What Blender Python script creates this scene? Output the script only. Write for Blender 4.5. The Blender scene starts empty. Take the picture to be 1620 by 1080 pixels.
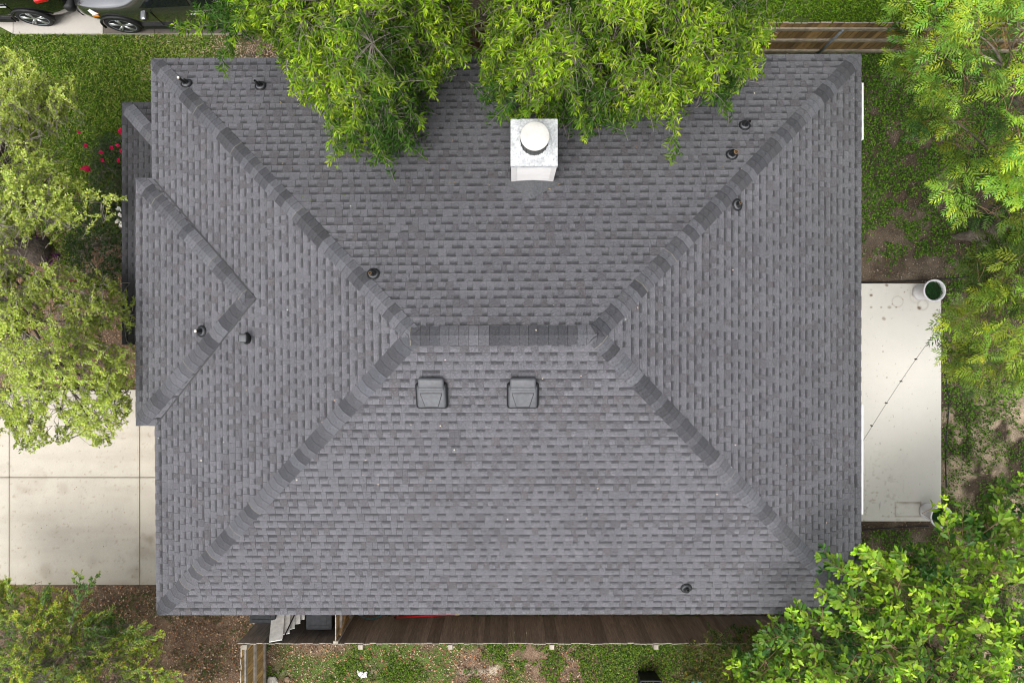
import bpy, bmesh, math, random
import numpy as np
from mathutils import Vector, Matrix

random.seed(7)
RNG = np.random.default_rng(11)
S = bpy.context.scene
COL = S.collection
PI = math.pi

# ------------------------------------------------------------------ camera, sky, sun, exposure
H = 14.5                     # drone height over the ground
FPX = 1080.0                 # focal length in photograph pixels (24 mm on 36 mm, 1620 px wide)
cam = bpy.data.cameras.new('camera')
cam.lens = 24.0; cam.sensor_width = 36.0; cam.clip_start = 0.1; cam.clip_end = 500
cam_o = bpy.data.objects.new('camera', cam); COL.objects.link(cam_o)
cam_o.location = (0, 0, H); cam_o.rotation_euler = (0, 0, 0)
S.camera = cam_o

SUN_TO = Vector((-0.20, -0.36, 0.91)).normalized()
world = bpy.data.worlds.new('World'); S.world = world; world.use_nodes = True
wn = world.node_tree; wn.nodes.clear()
sky = wn.nodes.new('ShaderNodeTexSky'); sky.sky_type = 'NISHITA'; sky.sun_disc = False
sky.sun_elevation = math.asin(SUN_TO.z); sky.sun_rotation = math.atan2(SUN_TO.x, SUN_TO.y)
sky.air_density = 1.0; sky.dust_density = 4.0; sky.ozone_density = 1.0
hs = wn.nodes.new('ShaderNodeHueSaturation'); hs.inputs['Saturation'].default_value = 0.15
bg = wn.nodes.new('ShaderNodeBackground'); bg.inputs['Strength'].default_value = 0.15
wo = wn.nodes.new('ShaderNodeOutputWorld')
wn.links.new(sky.outputs[0], hs.inputs['Color']); wn.links.new(hs.outputs[0], bg.inputs['Color'])
wn.links.new(bg.outputs[0], wo.inputs['Surface'])

sun = bpy.data.lights.new('sun', 'SUN'); sun.energy = 1.0; sun.angle = math.radians(40)
sun.color = (1.0, 0.965, 0.91)
sun_o = bpy.data.objects.new('sun', sun); COL.objects.link(sun_o)
sun_o.rotation_euler = SUN_TO.to_track_quat('Z', 'Y').to_euler(); sun_o.location = (0, 0, 30)

S.view_settings.view_transform = 'Standard'; S.view_settings.look = 'None'
S.view_settings.exposure = 1.15; S.view_settings.gamma = 1.0
S.view_settings.use_curve_mapping = False
S.render.engine = 'CYCLES'
S.cycles.filter_width = 1.05
S.cycles.max_bounces = 6; S.cycles.diffuse_bounces = 3; S.cycles.glossy_bounces = 2
S.cycles.transmission_bounces = 3; S.cycles.transparent_max_bounces = 4

# ------------------------------------------------------------------ helpers
def P(px, py, z=0.0):
    d = H - z
    return Vector(((px - 810) / FPX * d, (540 - py) / FPX * d, z))

def hash2(ix, iy, seed):
    n = (ix.astype(np.int64) * 374761393 + iy.astype(np.int64) * 668265263 + seed * 974634777) & 0x7fffffff
    n = ((n ^ (n >> 13)) * 1274126177) & 0x7fffffff
    return ((n ^ (n >> 16)) & 0xffff) / 65535.0

def vnoise(x, y, seed=0):
    x = np.asarray(x, float); y = np.asarray(y, float)
    ix = np.floor(x); iy = np.floor(y); fx = x - ix; fy = y - iy
    fx = fx * fx * (3 - 2 * fx); fy = fy * fy * (3 - 2 * fy)
    a = hash2(ix, iy, seed); b = hash2(ix + 1, iy, seed); c = hash2(ix, iy + 1, seed); d = hash2(ix + 1, iy + 1, seed)
    return (a * (1 - fx) + b * fx) * (1 - fy) + (c * (1 - fx) + d * fx) * fy

def fbm(x, y, s=1.0, seed=0, octv=4):
    r = 0; amp = 0.5; tot = 0
    for o in range(octv):
        r = r + amp * vnoise(np.asarray(x) * s * 2 ** o + 13.7 * o, np.asarray(y) * s * 2 ** o - 7.1 * o, seed + o); tot += amp; amp *= 0.5
    return r / tot

class MB:
    """collects faces for ONE mesh"""
    def __init__(s): s.v = []; s.f = []; s.m = []; s.c = []
    def poly(s, pts, mi=0, col=None):
        n = len(s.v); s.v += [tuple(p) for p in pts]; s.f.append(tuple(range(n, n + len(pts)))); s.m.append(mi)
        if col is None: s.c += [(1, 1, 1)] * len(pts)
        elif isinstance(col[0], (int, float)): s.c += [tuple(col)] * len(pts)
        else: s.c += [tuple(c) for c in col]
    def box(s, c, size, mi=0, M=None, top=None, col=None):
        x, y, z = size[0] / 2, size[1] / 2, size[2] / 2
        vs = [Vector((i * x, j * y, k * z)) for k in (-1, 1) for j in (-1, 1) for i in (-1, 1)]
        if M is not None: vs = [M @ v for v in vs]
        vs = [v + Vector(c) for v in vs]
        for q, m_ in (((0, 2, 3, 1), mi), ((4, 5, 7, 6), mi if top is None else top), ((0, 1, 5, 4), mi), ((2, 6, 7, 3), mi), ((0, 4, 6, 2), mi), ((1, 3, 7, 5), mi)):
            s.poly([vs[i] for i in q], m_, col)
    def tube(s, pts, rad, n=6, mi=0, cap=True, col=None):
        pts = [Vector(p) for p in pts]
        if not hasattr(rad, '__len__'): rad = [rad] * len(pts)
        rings = []
        ref = None
        for i, p in enumerate(pts):
            t = (pts[min(i + 1, len(pts) - 1)] - pts[max(i - 1, 0)])
            if t.length < 1e-9: t = Vector((0, 0, 1))
            t.normalize()
            if ref is None: ref = t.orthogonal().normalized()
            a = (ref - t * ref.dot(t))
            a = a.normalized() if a.length > 1e-6 else t.orthogonal().normalized()
            ref = a; b = t.cross(a)
            rings.append([p + (a * math.cos(2 * PI * k / n) + b * math.sin(2 * PI * k / n)) * rad[i] for k in range(n)])
        base = len(s.v)
        for r in rings: s.v += [tuple(q) for q in r]; s.c += [(1, 1, 1) if col is None else col] * n
        for i in range(len(rings) - 1):
            for k in range(n):
                s.f.append((base + i * n + k, base + i * n + (k + 1) % n, base + (i + 1) * n + (k + 1) % n, base + (i + 1) * n + k)); s.m.append(mi)
        if cap:
            s.f.append(tuple(base + k for k in reversed(range(n)))); s.m.append(mi)
            s.f.append(tuple(base + (len(rings) - 1) * n + k for k in range(n))); s.m.append(mi)
    def lathe(s, prof, c=(0, 0, 0), n=24, mi=0, M=None, closed=False):
        c = Vector(c); base = len(s.v)
        for r, z in prof:
            for k in range(n):
                q = Vector((r * math.cos(2 * PI * k / n), r * math.sin(2 * PI * k / n), z))
                s.v.append(tuple((M @ q if M is not None else q) + c)); s.c.append((1, 1, 1))
        for i in range(len(prof) - 1):
            for k in range(n):
                s.f.append((base + i * n + k, base + i * n + (k + 1) % n, base + (i + 1) * n + (k + 1) % n, base + (i + 1) * n + k)); s.m.append(mi)
        if prof[-1][0] > 1e-4: s.f.append(tuple(base + (len(prof) - 1) * n + k for k in range(n))); s.m.append(mi)
    def mesh(s, name, mats, smooth=False, attr=None):
        me = bpy.data.meshes.new(name); me.from_pydata(s.v, [], s.f)
        for m in mats: me.materials.append(m)
        me.polygons.foreach_set('material_index', s.m)
        if smooth: me.polygons.foreach_set('use_smooth', [True] * len(s.f))
        if attr:
            a = me.color_attributes.new(attr, 'FLOAT_COLOR', 'POINT')
            a.data.foreach_set('color', np.c_[np.array(s.c, float), np.ones(len(s.c))].ravel().astype(np.float32))
        me.update(); return me

def link(name, me, parent=None, loc=None):
    o = bpy.data.objects.new(name, me); COL.objects.link(o)
    if parent is not None:
        o.parent = parent
        if parent.type == 'EMPTY' and loc is None: o.location = -parent.location
    if loc is not None: o.location = loc
    return o
def obj(name, mb, mats, parent=None, smooth=False, attr=None):
    if not isinstance(mats, (list, tuple)): mats = [mats]
    return link(name, mb.mesh(name, mats, smooth, attr), parent)
def tag(o, label, cat, group=None):
    o['label'] = label; o['category'] = cat
    if group: o['group'] = group
    return o
def thing(name, loc, label, cat, group=None):
    o = bpy.data.objects.new(name, None); COL.objects.link(o); o.location = loc; o.empty_display_size = 0.2
    return tag(o, label, cat, group)
def structure(o): o['kind'] = 'structure'; return o
def stuff(o): o['kind'] = 'stuff'; return o
def bevelled(size, bev, seg=3, mats=None):
    bm = bmesh.new(); bmesh.ops.create_cube(bm, size=1)
    bmesh.ops.scale(bm, vec=size, verts=bm.verts)
    bmesh.ops.bevel(bm, geom=list(bm.edges), offset=bev, segments=seg, profile=0.5, affect='EDGES')
    return bm
def bm_obj(name, bm, M, mat, parent, smooth=True):
    bm.transform(M); me = bpy.data.meshes.new(name); bm.to_mesh(me); bm.free(); me.materials.append(mat)
    if smooth: me.polygons.foreach_set('use_smooth', [True] * len(me.polygons))
    return link(name, me, parent)

# ------------------------------------------------------------------ materials
def mat(name, base=(0.5, 0.5, 0.5), rough=0.8, attr=None, noises=(), bump=None, metal=0.0, spec=0.3, trans=0.0,
        coat=0.0, objrand=0.0, stretch=None, spots=None, emit=None):
    m = bpy.data.materials.new(name); m.use_nodes = True; nt = m.node_tree; N = nt.nodes; L = nt.links
    b = N['Principled BSDF']; out = N['Material Output']
    tc = N.new('ShaderNodeTexCoord'); vec = tc.outputs['Object']
    if stretch:
        mp = N.new('ShaderNodeMapping'); mp.inputs['Scale'].default_value = stretch; L.new(vec, mp.inputs['Vector']); vec = mp.outputs[0]
        if objrand:
            oi0 = N.new('ShaderNodeObjectInfo'); ml = N.new('ShaderNodeMath'); ml.operation = 'MULTIPLY'; ml.inputs[1].default_value = 53.0
            L.new(oi0.outputs['Random'], ml.inputs[0]); cx = N.new('ShaderNodeCombineXYZ'); L.new(ml.outputs[0], cx.inputs[0]); L.new(ml.outputs[0], cx.inputs[2])
            L.new(cx.outputs[0], mp.inputs['Location'])
    if attr:
        a = N.new('ShaderNodeAttribute'); a.attribute_name = attr; col = a.outputs['Color']
    else:
        r = N.new('ShaderNodeRGB'); r.outputs[0].default_value = (*base, 1); col = r.outputs[0]
    def mulfac(col, fac_socket):
        mx = N.new('ShaderNodeVectorMath'); mx.operation = 'SCALE'; L.new(col, mx.inputs[0]); L.new(fac_socket, mx.inputs['Scale']); return mx.outputs[0]
    for sc, lo, hi in noises:
        n = N.new('ShaderNodeTexNoise'); n.inputs['Scale'].default_value = sc; n.inputs['Detail'].default_value = 3; L.new(vec, n.inputs['Vector'])
        mr = N.new('ShaderNodeMapRange'); mr.inputs['From Min'].default_value = 0.3; mr.inputs['From Max'].default_value = 0.7
        mr.inputs['To Min'].default_value = lo; mr.inputs['To Max'].default_value = hi; L.new(n.outputs[0], mr.inputs['Value'])
        col = mulfac(col, mr.outputs[0])
    if objrand:
        oi = N.new('ShaderNodeObjectInfo'); mr = N.new('ShaderNodeMapRange'); mr.inputs['To Min'].default_value = 1 - objrand; mr.inputs['To Max'].default_value = 1 + objrand
        L.new(oi.outputs['Random'], mr.inputs['Value']); col = mulfac(col, mr.outputs[0])
    for (sc, thr, scol, amt) in (spots or ()):
        n = N.new('ShaderNodeTexNoise'); n.inputs['Scale'].default_value = sc; n.inputs['Detail'].default_value = 4; L.new(tc.outputs['Object'], n.inputs['Vector'])
        mr = N.new('ShaderNodeMapRange'); mr.inputs['From Min'].default_value = thr; mr.inputs['From Max'].default_value = thr + 0.06
        mr.inputs['To Max'].default_value = amt; L.new(n.outputs[0], mr.inputs['Value'])
        mx = N.new('ShaderNodeMix'); mx.data_type = 'RGBA'; L.new(mr.outputs[0], mx.inputs['Factor']); L.new(col, mx.inputs['A']); mx.inputs['B'].default_value = (*scol, 1); col = mx.outputs['Result']
    L.new(col, b.inputs['Base Color'])
    b.inputs['Roughness'].default_value = rough; b.inputs['Metallic'].default_value = metal
    b.inputs['Specular IOR Level'].default_value = spec
    if coat: b.inputs['Coat Weight'].default_value = coat; b.inputs['Coat Roughness'].default_value = 0.06
    if bump:
        n = N.new('ShaderNodeTexNoise'); n.inputs['Scale'].default_value = bump[0]; n.inputs['Detail'].default_value = 4; L.new(vec, n.inputs['Vector'])
        bp = N.new('ShaderNodeBump'); bp.inputs['Strength'].default_value = bump[1]; bp.inputs['Distance'].default_value = bump[2]
        L.new(n.outputs[0], bp.inputs['Height']); L.new(bp.outputs[0], b.inputs['Normal'])
    if trans:
        t = N.new('ShaderNodeBsdfTranslucent'); gm = N.new('ShaderNodeVectorMath'); gm.operation = 'MULTIPLY'; gm.inputs[1].default_value = (1.15, 1.25, 0.6)
        L.new(col, gm.inputs[0]); L.new(gm.outputs[0], t.inputs['Color'])
        ms = N.new('ShaderNodeMixShader'); ms.inputs[0].default_value = trans
        L.new(b.outputs[0], ms.inputs[1]); L.new(t.outputs[0], ms.inputs[2]); L.new(ms.outputs[0], out.inputs['Surface'])
    return m

M_SHINGLE = mat('asphalt_shingle', attr='tone', rough=0.92, noises=[(110, 0.45, 1.55), (50, 0.80, 1.20), (0.9, 0.93, 1.07), (3.5, 0.95, 1.05)], spec=0.2)
M_CAP = mat('cap_shingle_mineral', attr='tone', rough=0.92, noises=[(120, 0.5, 1.5), (50, 0.78, 1.22)], spec=0.2)
M_DECK = mat('roof_underlay', (0.05, 0.05, 0.055), 0.9)
M_FASCIA = mat('painted_fascia', (0.62, 0.61, 0.58), 0.6, noises=[(8, 0.9, 1.05)])
M_BRICK = mat('brick_wall', (0.33, 0.22, 0.16), 0.9, noises=[(9, 0.75, 1.2), (60, 0.85, 1.1)], bump=(40, 0.4, 0.01))
M_WHITE = mat('white_paint', (0.64, 0.625, 0.615), 0.5, noises=[(6, 0.93, 1.03)])
M_GALV = mat('weathered_galvanised_metal', (0.42, 0.43, 0.44), 0.55, metal=0.0, noises=[(35, 0.72, 1.18), (9, 0.75, 1.18)], spots=[(22, 0.66, (0.16, 0.17, 0.19), 0.8), (9, 0.71, (0.28, 0.12, 0.05), 0.7)])
M_CAPW = mat('flue_cap_white', (0.44, 0.43, 0.405), 0.5, noises=[(60, 0.9, 1.06), (7, 0.88, 1.05)], spots=[(38, 0.73, (0.25, 0.17, 0.12), 0.8)])
M_DARKBAND = mat('flue_dark_mesh', (0.05, 0.05, 0.05), 0.6)
M_BLACKPL = mat('black_rubber', (0.012, 0.0125, 0.014), 0.45, spec=0.22)
M_GREYPL = mat('grey_black_plastic', (0.070, 0.072, 0.079), 0.5, noises=[(20, 0.85, 1.15), (4, 0.9, 1.1)], spec=0.4)
M_PIPEIN = mat('pipe_interior_rust', (0.13, 0.078, 0.04), 0.8)
M_PALE = mat('pale_pipe_end', (0.6, 0.55, 0.48), 0.7)
M_CONC = mat('concrete', attr='tone', rough=0.9, noises=[(90, 0.92, 1.07), (300, 0.92, 1.08)], spec=0.2)
M_GROUND = mat('soil', attr='tone', rough=1.0, noises=[(45, 0.55, 1.45), (130, 0.65, 1.35), (6, 0.8, 1.2)], spec=0.1, bump=(40, 0.8, 0.03))
M_WOOD_D = mat('dark_weathered_wood', (0.185, 0.162, 0.138), 0.85, noises=[(6, 0.75, 1.3), (30, 0.8, 1.25)], objrand=0.25, stretch=(12, 12, 0.7), spots=[(28, 0.66, (0.30, 0.27, 0.23), 0.6)])
M_WOOD_T = mat('tan_cedar_wood', (0.165, 0.103, 0.04), 0.85, noises=[(6, 0.75, 1.25), (30, 0.85, 1.15)], objrand=0.55, stretch=(12, 12, 0.7))
M_WOOD_Y = mat('yellow_cedar_wood', (0.36, 0.23, 0.09), 0.85, noises=[(6, 0.6, 1.4), (30, 0.8, 1.2)], objrand=0.25, stretch=(12, 12, 0.7))
M_WOOD_G = mat('grey_weathered_wood', (0.30, 0.265, 0.22), 0.9, noises=[(10, 0.7, 1.25), (60, 0.85, 1.15)], objrand=0.2)
M_WOOD_R = mat('fence_rail_wood', (0.19, 0.165, 0.125), 0.9, noises=[(10, 0.7, 1.25), (60, 0.85, 1.15)], objrand=0.15)
M_WOOD_P = mat('pale_end_grain', (0.27, 0.24, 0.20), 0.9, noises=[(30, 0.7, 1.2)], objrand=0.2)
M_STEEL = mat('galvanised_post', (0.16, 0.18, 0.20), 0.45, metal=0.3, noises=[(20, 0.8, 1.2)])
M_BARK = mat('grey_bark', (0.12, 0.10, 0.08), 0.95, noises=[(12, 0.6, 1.35), (60, 0.75, 1.25)], bump=(25, 0.9, 0.03))
M_BARKD = mat('dark_bark', (0.075, 0.06, 0.048), 0.95, noises=[(12, 0.6, 1.35), (60, 0.75, 1.25)], bump=(25, 0.9, 0.03))
M_TWIG = mat('pale_twig_bark', (0.19, 0.165, 0.14), 0.9, noises=[(15, 0.7, 1.2)])
M_TWIGR = mat('reddish_twig_bark', (0.20, 0.125, 0.07), 0.9, noises=[(15, 0.7, 1.2)])
M_LEAF = mat('leaf', attr='tone', rough=0.5, spec=0.12, trans=0.45)
M_LEAFG = mat('glossy_leaf', attr='tone', rough=0.38, spec=0.28, trans=0.42)
M_GRASS = mat('grass_blade', attr='tone', rough=0.6, spec=0.12, trans=0.4)
M_LITTER = mat('dry_litter', attr='tone', rough=0.9, spec=0.2)
M_PETAL = mat('petal', attr='tone', rough=0.6, trans=0.25)

# ------------------------------------------------------------------ roof geometry
ZE, ZR = 2.6, 4.73
NW, NE, SE_, SW = P(241, 95, ZE), P(1360.5, 88, ZE), P(1360, 968, ZE), P(250, 970, ZE)
RW, RE = P(654, 531, ZR), P(941, 530, ZR)
def plane3(a, b, c):
    n = (b - a).cross(c - a).normalized()
    if n.z < 0: n = -n
    return n, n.dot(a)
RM = (RW + RE) / 2
PL = {'N': plane3(NE, NW, RM), 'S': plane3(SW, SE_, RM), 'W': plane3(NW, SW, RW), 'E': plane3(SE_, NE, RE)}
def meet(*ks):
    A = np.array([list(PL[k][0]) for k in ks]); b = np.array([PL[k][1] for k in ks]); return Vector(np.linalg.solve(A, b))
AW, AE = meet('N', 'S', 'W'), meet('N', 'S', 'E')
def roof_hit(px, py, keys=('N', 'S', 'W', 'E')):
    d = Vector(((px - 810) / FPX, (540 - py) / FPX, -1)); o = Vector((0, 0, H)); best = None
    for k in keys:
        n, c = PL[k]; t = (c - n.dot(o)) / n.dot(d)
        if best is None or t > best[0]: best = (t, k)
    return o + d * best[0], best[1]
def zplane(k, x, y):
    n, c = PL[k]; return (c - n.x * x - n.y * y) / n.z

# west extension: small hip roof of the same pitch, its eave a little proud of the main eave
EX = P(217, 283, ZE).x; EYN = P(217, 284, ZE).y; EYS = P(218, 671, ZE).y
slope = (RM.z - ZE) / abs((NW.y + NE.y) / 2 - RM.y)
er = (EYN - EYS) / 2; ez = ZE + slope * er; eyc = (EYN + EYS) / 2
EAP = Vector((EX + er + .16, eyc, ez))
def x_main_w(z, y):            # x where the main west plane reaches height z
    n, c = PL['W']; return (c - n.z * z - n.y * y) / n.x
EV = Vector((x_main_w(ez, eyc), eyc, ez))
ENW, ESW = Vector((EX, EYN, ZE)), Vector((EX, EYS, ZE))
ENM, ESM = Vector((x_main_w(ZE, EYN) + .02, EYN, ZE)), Vector((x_main_w(ZE, EYS) + .02, EYS, ZE))
# lower porch roof tucked under the west eave
PZ = 2.0
PNW = P(195, 164, PZ); PXM = -5.75; PYS = P(195, 545, PZ).y
pr = PXM - PNW.x; pz = PZ + slope * pr
PNE = Vector((PXM, PNW.y, PZ)); PA = Vector((PXM, PNW.y - pr, pz)); PSE = Vector((PXM, PYS, pz)); PSW = Vector((PNW.x, PYS, PZ))

house = thing('house', (0, 0, 0), 'house with a dark grey shingled hip roof and white chimney in the middle', 'house')
roof_mb = MB()
def slab(pts, th=0.05):
    pts = [Vector(p) for p in pts]; low = [p - Vector((0, 0, th)) for p in pts]
    roof_mb.poly(pts); roof_mb.poly(list(reversed(low)))
    for i in range(len(pts)):
        j = (i + 1) % len(pts); roof_mb.poly([low[i], low[j], pts[j], pts[i]])
FACES = [ [NE, NW, AW, AE], [SW, SE_, AE, AW], [NW, SW, AW], [SE_, NE, AE],
          [ENM, ENW, EAP, EV], [ESW, ESM, EV, EAP], [ENW, ESW, EAP],
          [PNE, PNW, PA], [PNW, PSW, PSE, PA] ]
for f in FACES: slab(f)
roof = obj('roof', roof_mb, M_DECK, house)

EXPO = 0.143
def clip_half(poly, a, b, c):   # keep a*u+b*v<=c
    out = []
    for i in range(len(poly)):
        p, q = poly[i], poly[(i + 1) % len(poly)]; fp = a * p[0] + b * p[1] - c; fq = a * q[0] + b * q[1] - c
        if fp <= 0: out.append(p)
        if (fp < 0 < fq) or (fq < 0 < fp):
            t = fp / (fp - fq); out.append((p[0] + (q[0] - p[0]) * t, p[1] + (q[1] - p[1]) * t))
    return out
def shade(g):
    w = random.gauss(0, 0.010); return (g * (1.015 + w), g * 0.97, g * (1.055 - w))
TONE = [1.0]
tabs = []            # (area in view, list of (points, colours))
def lay_shingles(poly3, off=0.0):
    O = poly3[0]; U = (poly3[1] - O).normalized(); n = U.cross(poly3[2] - O).normalized()
    if n.z < 0: n = -n
    V = n.cross(U)
    if V.dot(poly3[2] - O) < 0: V = -V
    poly = [((p - O).dot(U), (p - O).dot(V)) for p in poly3]
    ar = sum(poly[i][0] * poly[(i + 1) % len(poly)][1] - poly[(i + 1) % len(poly)][0] * poly[i][1] for i in range(len(poly)))
    if ar < 0: poly = poly[::-1]
    halves = []
    for i in range(len(poly)):
        p, q = poly[i], poly[(i + 1) % len(poly)]; a, b = (q[1] - p[1]), -(q[0] - p[0]); halves.append((a, b, a * p[0] + b * p[1]))
    vmax = max(p[1] for p in poly); umin = min(p[0] for p in poly); umax = max(p[0] for p in poly)
    k = 0
    while k * EXPO < vmax:
        v0 = k * EXPO - (0.025 if k == 0 else 0); v1 = min((k + 1) * EXPO, vmax); k += 1
        u = umin - random.random() * 0.9; tooth = random.random() < .5
        end_u = u; base_g = 0.125
        while u < umax:
            if u >= end_u: end_u = u + random.choice((0.33, 0.5, 0.98)); base_g = 0 if random.random() < .64 else 1
            r = random.random()
            w = random.choice((0.08, 0.095, 0.11, 0.13, 0.16)) if tooth else random.choice((0.08, 0.10, 0.115, 0.14))
            u1 = u + w
            cell = [(u, v0), (u1 - 0.0025, v0), (u1 - 0.0025, v1), (u, v1)]
            for a, b, c in halves:
                if k == 1 and abs(a) < 1e-6 and b < 0: continue
                cell = clip_half(cell, a, b, c)
                if len(cell) < 3: break
            if len(cell) >= 3:
                warm = base_g if random.random() < .85 else 1 - base_g
                g = (0.072 if warm else 0.087) if tooth else 0.089
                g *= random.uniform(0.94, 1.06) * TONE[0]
                t = 0.011 if tooth else 0.005
                f = lambda p: O + U * p[0] + V * p[1] + n * (0.003 + t * (1 - max(0, p[1] - v0) / EXPO) + off)
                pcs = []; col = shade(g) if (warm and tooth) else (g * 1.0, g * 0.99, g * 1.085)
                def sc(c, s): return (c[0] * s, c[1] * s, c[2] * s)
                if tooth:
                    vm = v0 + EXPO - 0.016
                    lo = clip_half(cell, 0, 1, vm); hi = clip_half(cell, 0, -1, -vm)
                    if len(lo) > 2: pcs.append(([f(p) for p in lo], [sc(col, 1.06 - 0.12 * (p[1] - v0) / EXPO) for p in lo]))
                    if len(hi) > 2: pcs.append(([f(p) for p in hi], [sc(col, 0.66)] * len(hi)))  # shadow line of the next course, painted into the tooth's upper edge
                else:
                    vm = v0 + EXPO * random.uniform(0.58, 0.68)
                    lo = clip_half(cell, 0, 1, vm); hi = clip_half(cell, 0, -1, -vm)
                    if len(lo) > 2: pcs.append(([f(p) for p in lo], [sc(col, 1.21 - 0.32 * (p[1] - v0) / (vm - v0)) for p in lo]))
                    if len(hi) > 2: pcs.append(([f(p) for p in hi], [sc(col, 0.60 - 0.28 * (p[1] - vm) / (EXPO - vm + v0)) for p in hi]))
                # skirt down to the deck
                for i in range(len(cell)):
                    p, q = cell[i], cell[(i + 1) % len(cell)]
                    if abs(p[1] - v1) < 1e-6 and abs(q[1] - v1) < 1e-6: continue
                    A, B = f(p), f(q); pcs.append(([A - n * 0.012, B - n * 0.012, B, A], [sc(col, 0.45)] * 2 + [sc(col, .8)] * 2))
                cu = sum(p[0] for p in cell) / len(cell); cv = sum(p[1] for p in cell) / len(cell); C = O + U * cu + V * cv
                a2 = abs(sum(cell[i][0] * cell[(i + 1) % len(cell)][1] - cell[(i + 1) % len(cell)][0] * cell[i][1] for i in range(len(cell)))) / 2
                ray = (Vector((0, 0, H)) - C)
                tabs.append((a2 * max(0, n.dot(ray.normalized())) / ray.length_squared, pcs, C))
            u = u1; tooth = not tooth
            if random.random() < 0.07: tooth = not tooth
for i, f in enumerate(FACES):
    TONE[0] = 0.38 if i >= 7 else 1.0      # the porch roof uses a much darker shingle tone
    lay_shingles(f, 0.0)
def hidden_tab(C):
    if abs(C.y - RM.y) < 0.2 and AW.x - .1 < C.x < AE.x + .1: return True
    for a, b in ((NW, AW), (SW, AW), (NE, AE), (SE_, AE)):
        ab = (b - a); t = max(0, min(1, (C - a).dot(ab) / ab.length_squared))
        if (a + ab * t - C).length < 0.2: return True
    return C.y > 2.0 or abs(C.x - EX) < 2.4
order = sorted(range(len(tabs)), key=lambda i: -(0 if hidden_tab(tabs[i][2]) else tabs[i][0]))
single = set(order[:296])
rest = MB()
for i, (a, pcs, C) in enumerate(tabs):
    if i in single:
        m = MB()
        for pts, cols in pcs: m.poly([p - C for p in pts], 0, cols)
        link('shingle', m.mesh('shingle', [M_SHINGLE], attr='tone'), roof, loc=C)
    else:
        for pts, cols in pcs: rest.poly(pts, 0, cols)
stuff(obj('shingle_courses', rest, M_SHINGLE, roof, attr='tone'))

# hip and ridge cap shingles, each one an object
def caps(A, B, nl, nr, w=0.135, point_low=True, tail=0.0, stop=0.0):
    d = (B - A); L = d.length; d.normalize()
    aL = nl.cross(d); aR = nr.cross(d)
    side = Vector((0, 0, 1)).cross(d)
    if aL.dot(side) < 0: aL = -aL
    if aR.dot(side) > 0: aR = -aR
    up = (nl + nr).normalized()
    s = 0.0; tone = 0.10; run = 0
    while s < L - stop:
        if run <= 0: tone = random.choice((0.044, 0.051, 0.060, 0.070, 0.079, 0.087)); run = random.choice((1, 1, 1, 2, 2))
        run -= 1
        ex = EXPO * random.uniform(0.93, 1.07)
        s1 = min(s + ex + 0.025, L + tail)
        w0 = min(w, s * 0.95 + 0.015) if point_low else w; w1 = min(w, s1 * 0.95 + 0.015) if point_low else w
        rows = []
        for ss, ww, h in ((s, w0, 0.021), (s1, w1, 0.010)):
            row = []
            for q in (-1, -0.5, 0, 0.5, 1):
                a = aL if q >= 0 else aR
                p = A + d * ss + a * (abs(q) * ww) + (nl if q > 0 else nr if q < 0 else up) * (h + (0.004 if q == 0 else 0.004 * (1 - abs(q))))
                row.append(p)
            rows.append(row)
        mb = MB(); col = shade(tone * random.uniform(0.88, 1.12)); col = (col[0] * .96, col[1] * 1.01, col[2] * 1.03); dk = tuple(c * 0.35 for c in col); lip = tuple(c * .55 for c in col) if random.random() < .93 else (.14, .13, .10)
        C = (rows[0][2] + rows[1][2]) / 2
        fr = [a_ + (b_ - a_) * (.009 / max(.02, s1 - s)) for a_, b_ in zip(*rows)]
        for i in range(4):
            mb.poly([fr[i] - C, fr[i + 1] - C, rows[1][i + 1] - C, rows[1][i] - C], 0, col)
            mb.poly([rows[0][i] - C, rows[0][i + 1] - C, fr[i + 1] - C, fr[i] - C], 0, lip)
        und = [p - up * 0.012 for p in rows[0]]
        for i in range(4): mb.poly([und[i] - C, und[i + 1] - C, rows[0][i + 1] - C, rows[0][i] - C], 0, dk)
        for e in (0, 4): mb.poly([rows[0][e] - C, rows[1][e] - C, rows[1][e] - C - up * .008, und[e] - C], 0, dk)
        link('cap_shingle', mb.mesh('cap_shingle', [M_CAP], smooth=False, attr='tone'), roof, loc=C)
        s += ex
nN, nS, nW, nE = (PL[k][0] for k in 'NSWE')
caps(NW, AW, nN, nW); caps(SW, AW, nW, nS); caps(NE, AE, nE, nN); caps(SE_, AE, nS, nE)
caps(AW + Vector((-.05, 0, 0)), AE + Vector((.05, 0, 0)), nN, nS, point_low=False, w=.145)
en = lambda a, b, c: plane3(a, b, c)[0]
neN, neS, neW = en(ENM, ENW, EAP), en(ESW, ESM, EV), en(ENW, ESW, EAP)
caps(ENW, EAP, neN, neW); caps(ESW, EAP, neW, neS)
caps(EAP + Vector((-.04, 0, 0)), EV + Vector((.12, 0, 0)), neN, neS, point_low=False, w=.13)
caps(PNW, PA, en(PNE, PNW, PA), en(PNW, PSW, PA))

for A_, B_ in ((ENM, EV), (ESM, EV)):
    d_ = (B_ - A_).normalized(); sd = Vector((-d_.y, d_.x, 0)).normalized() * .012; mb = MB(); u_ = Vector((0, 0, .028))
    mb.poly([A_ - sd + u_, A_ + sd + u_, B_ + sd + u_, B_ - sd + u_], 0, (.045, .044, .047)); mb.poly([A_ + sd, A_ - sd, B_ - sd, B_ + sd], 0, (.045, .044, .047))
    obj('valley_strip', mb, M_SHINGLE, roof, attr='tone')

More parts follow.
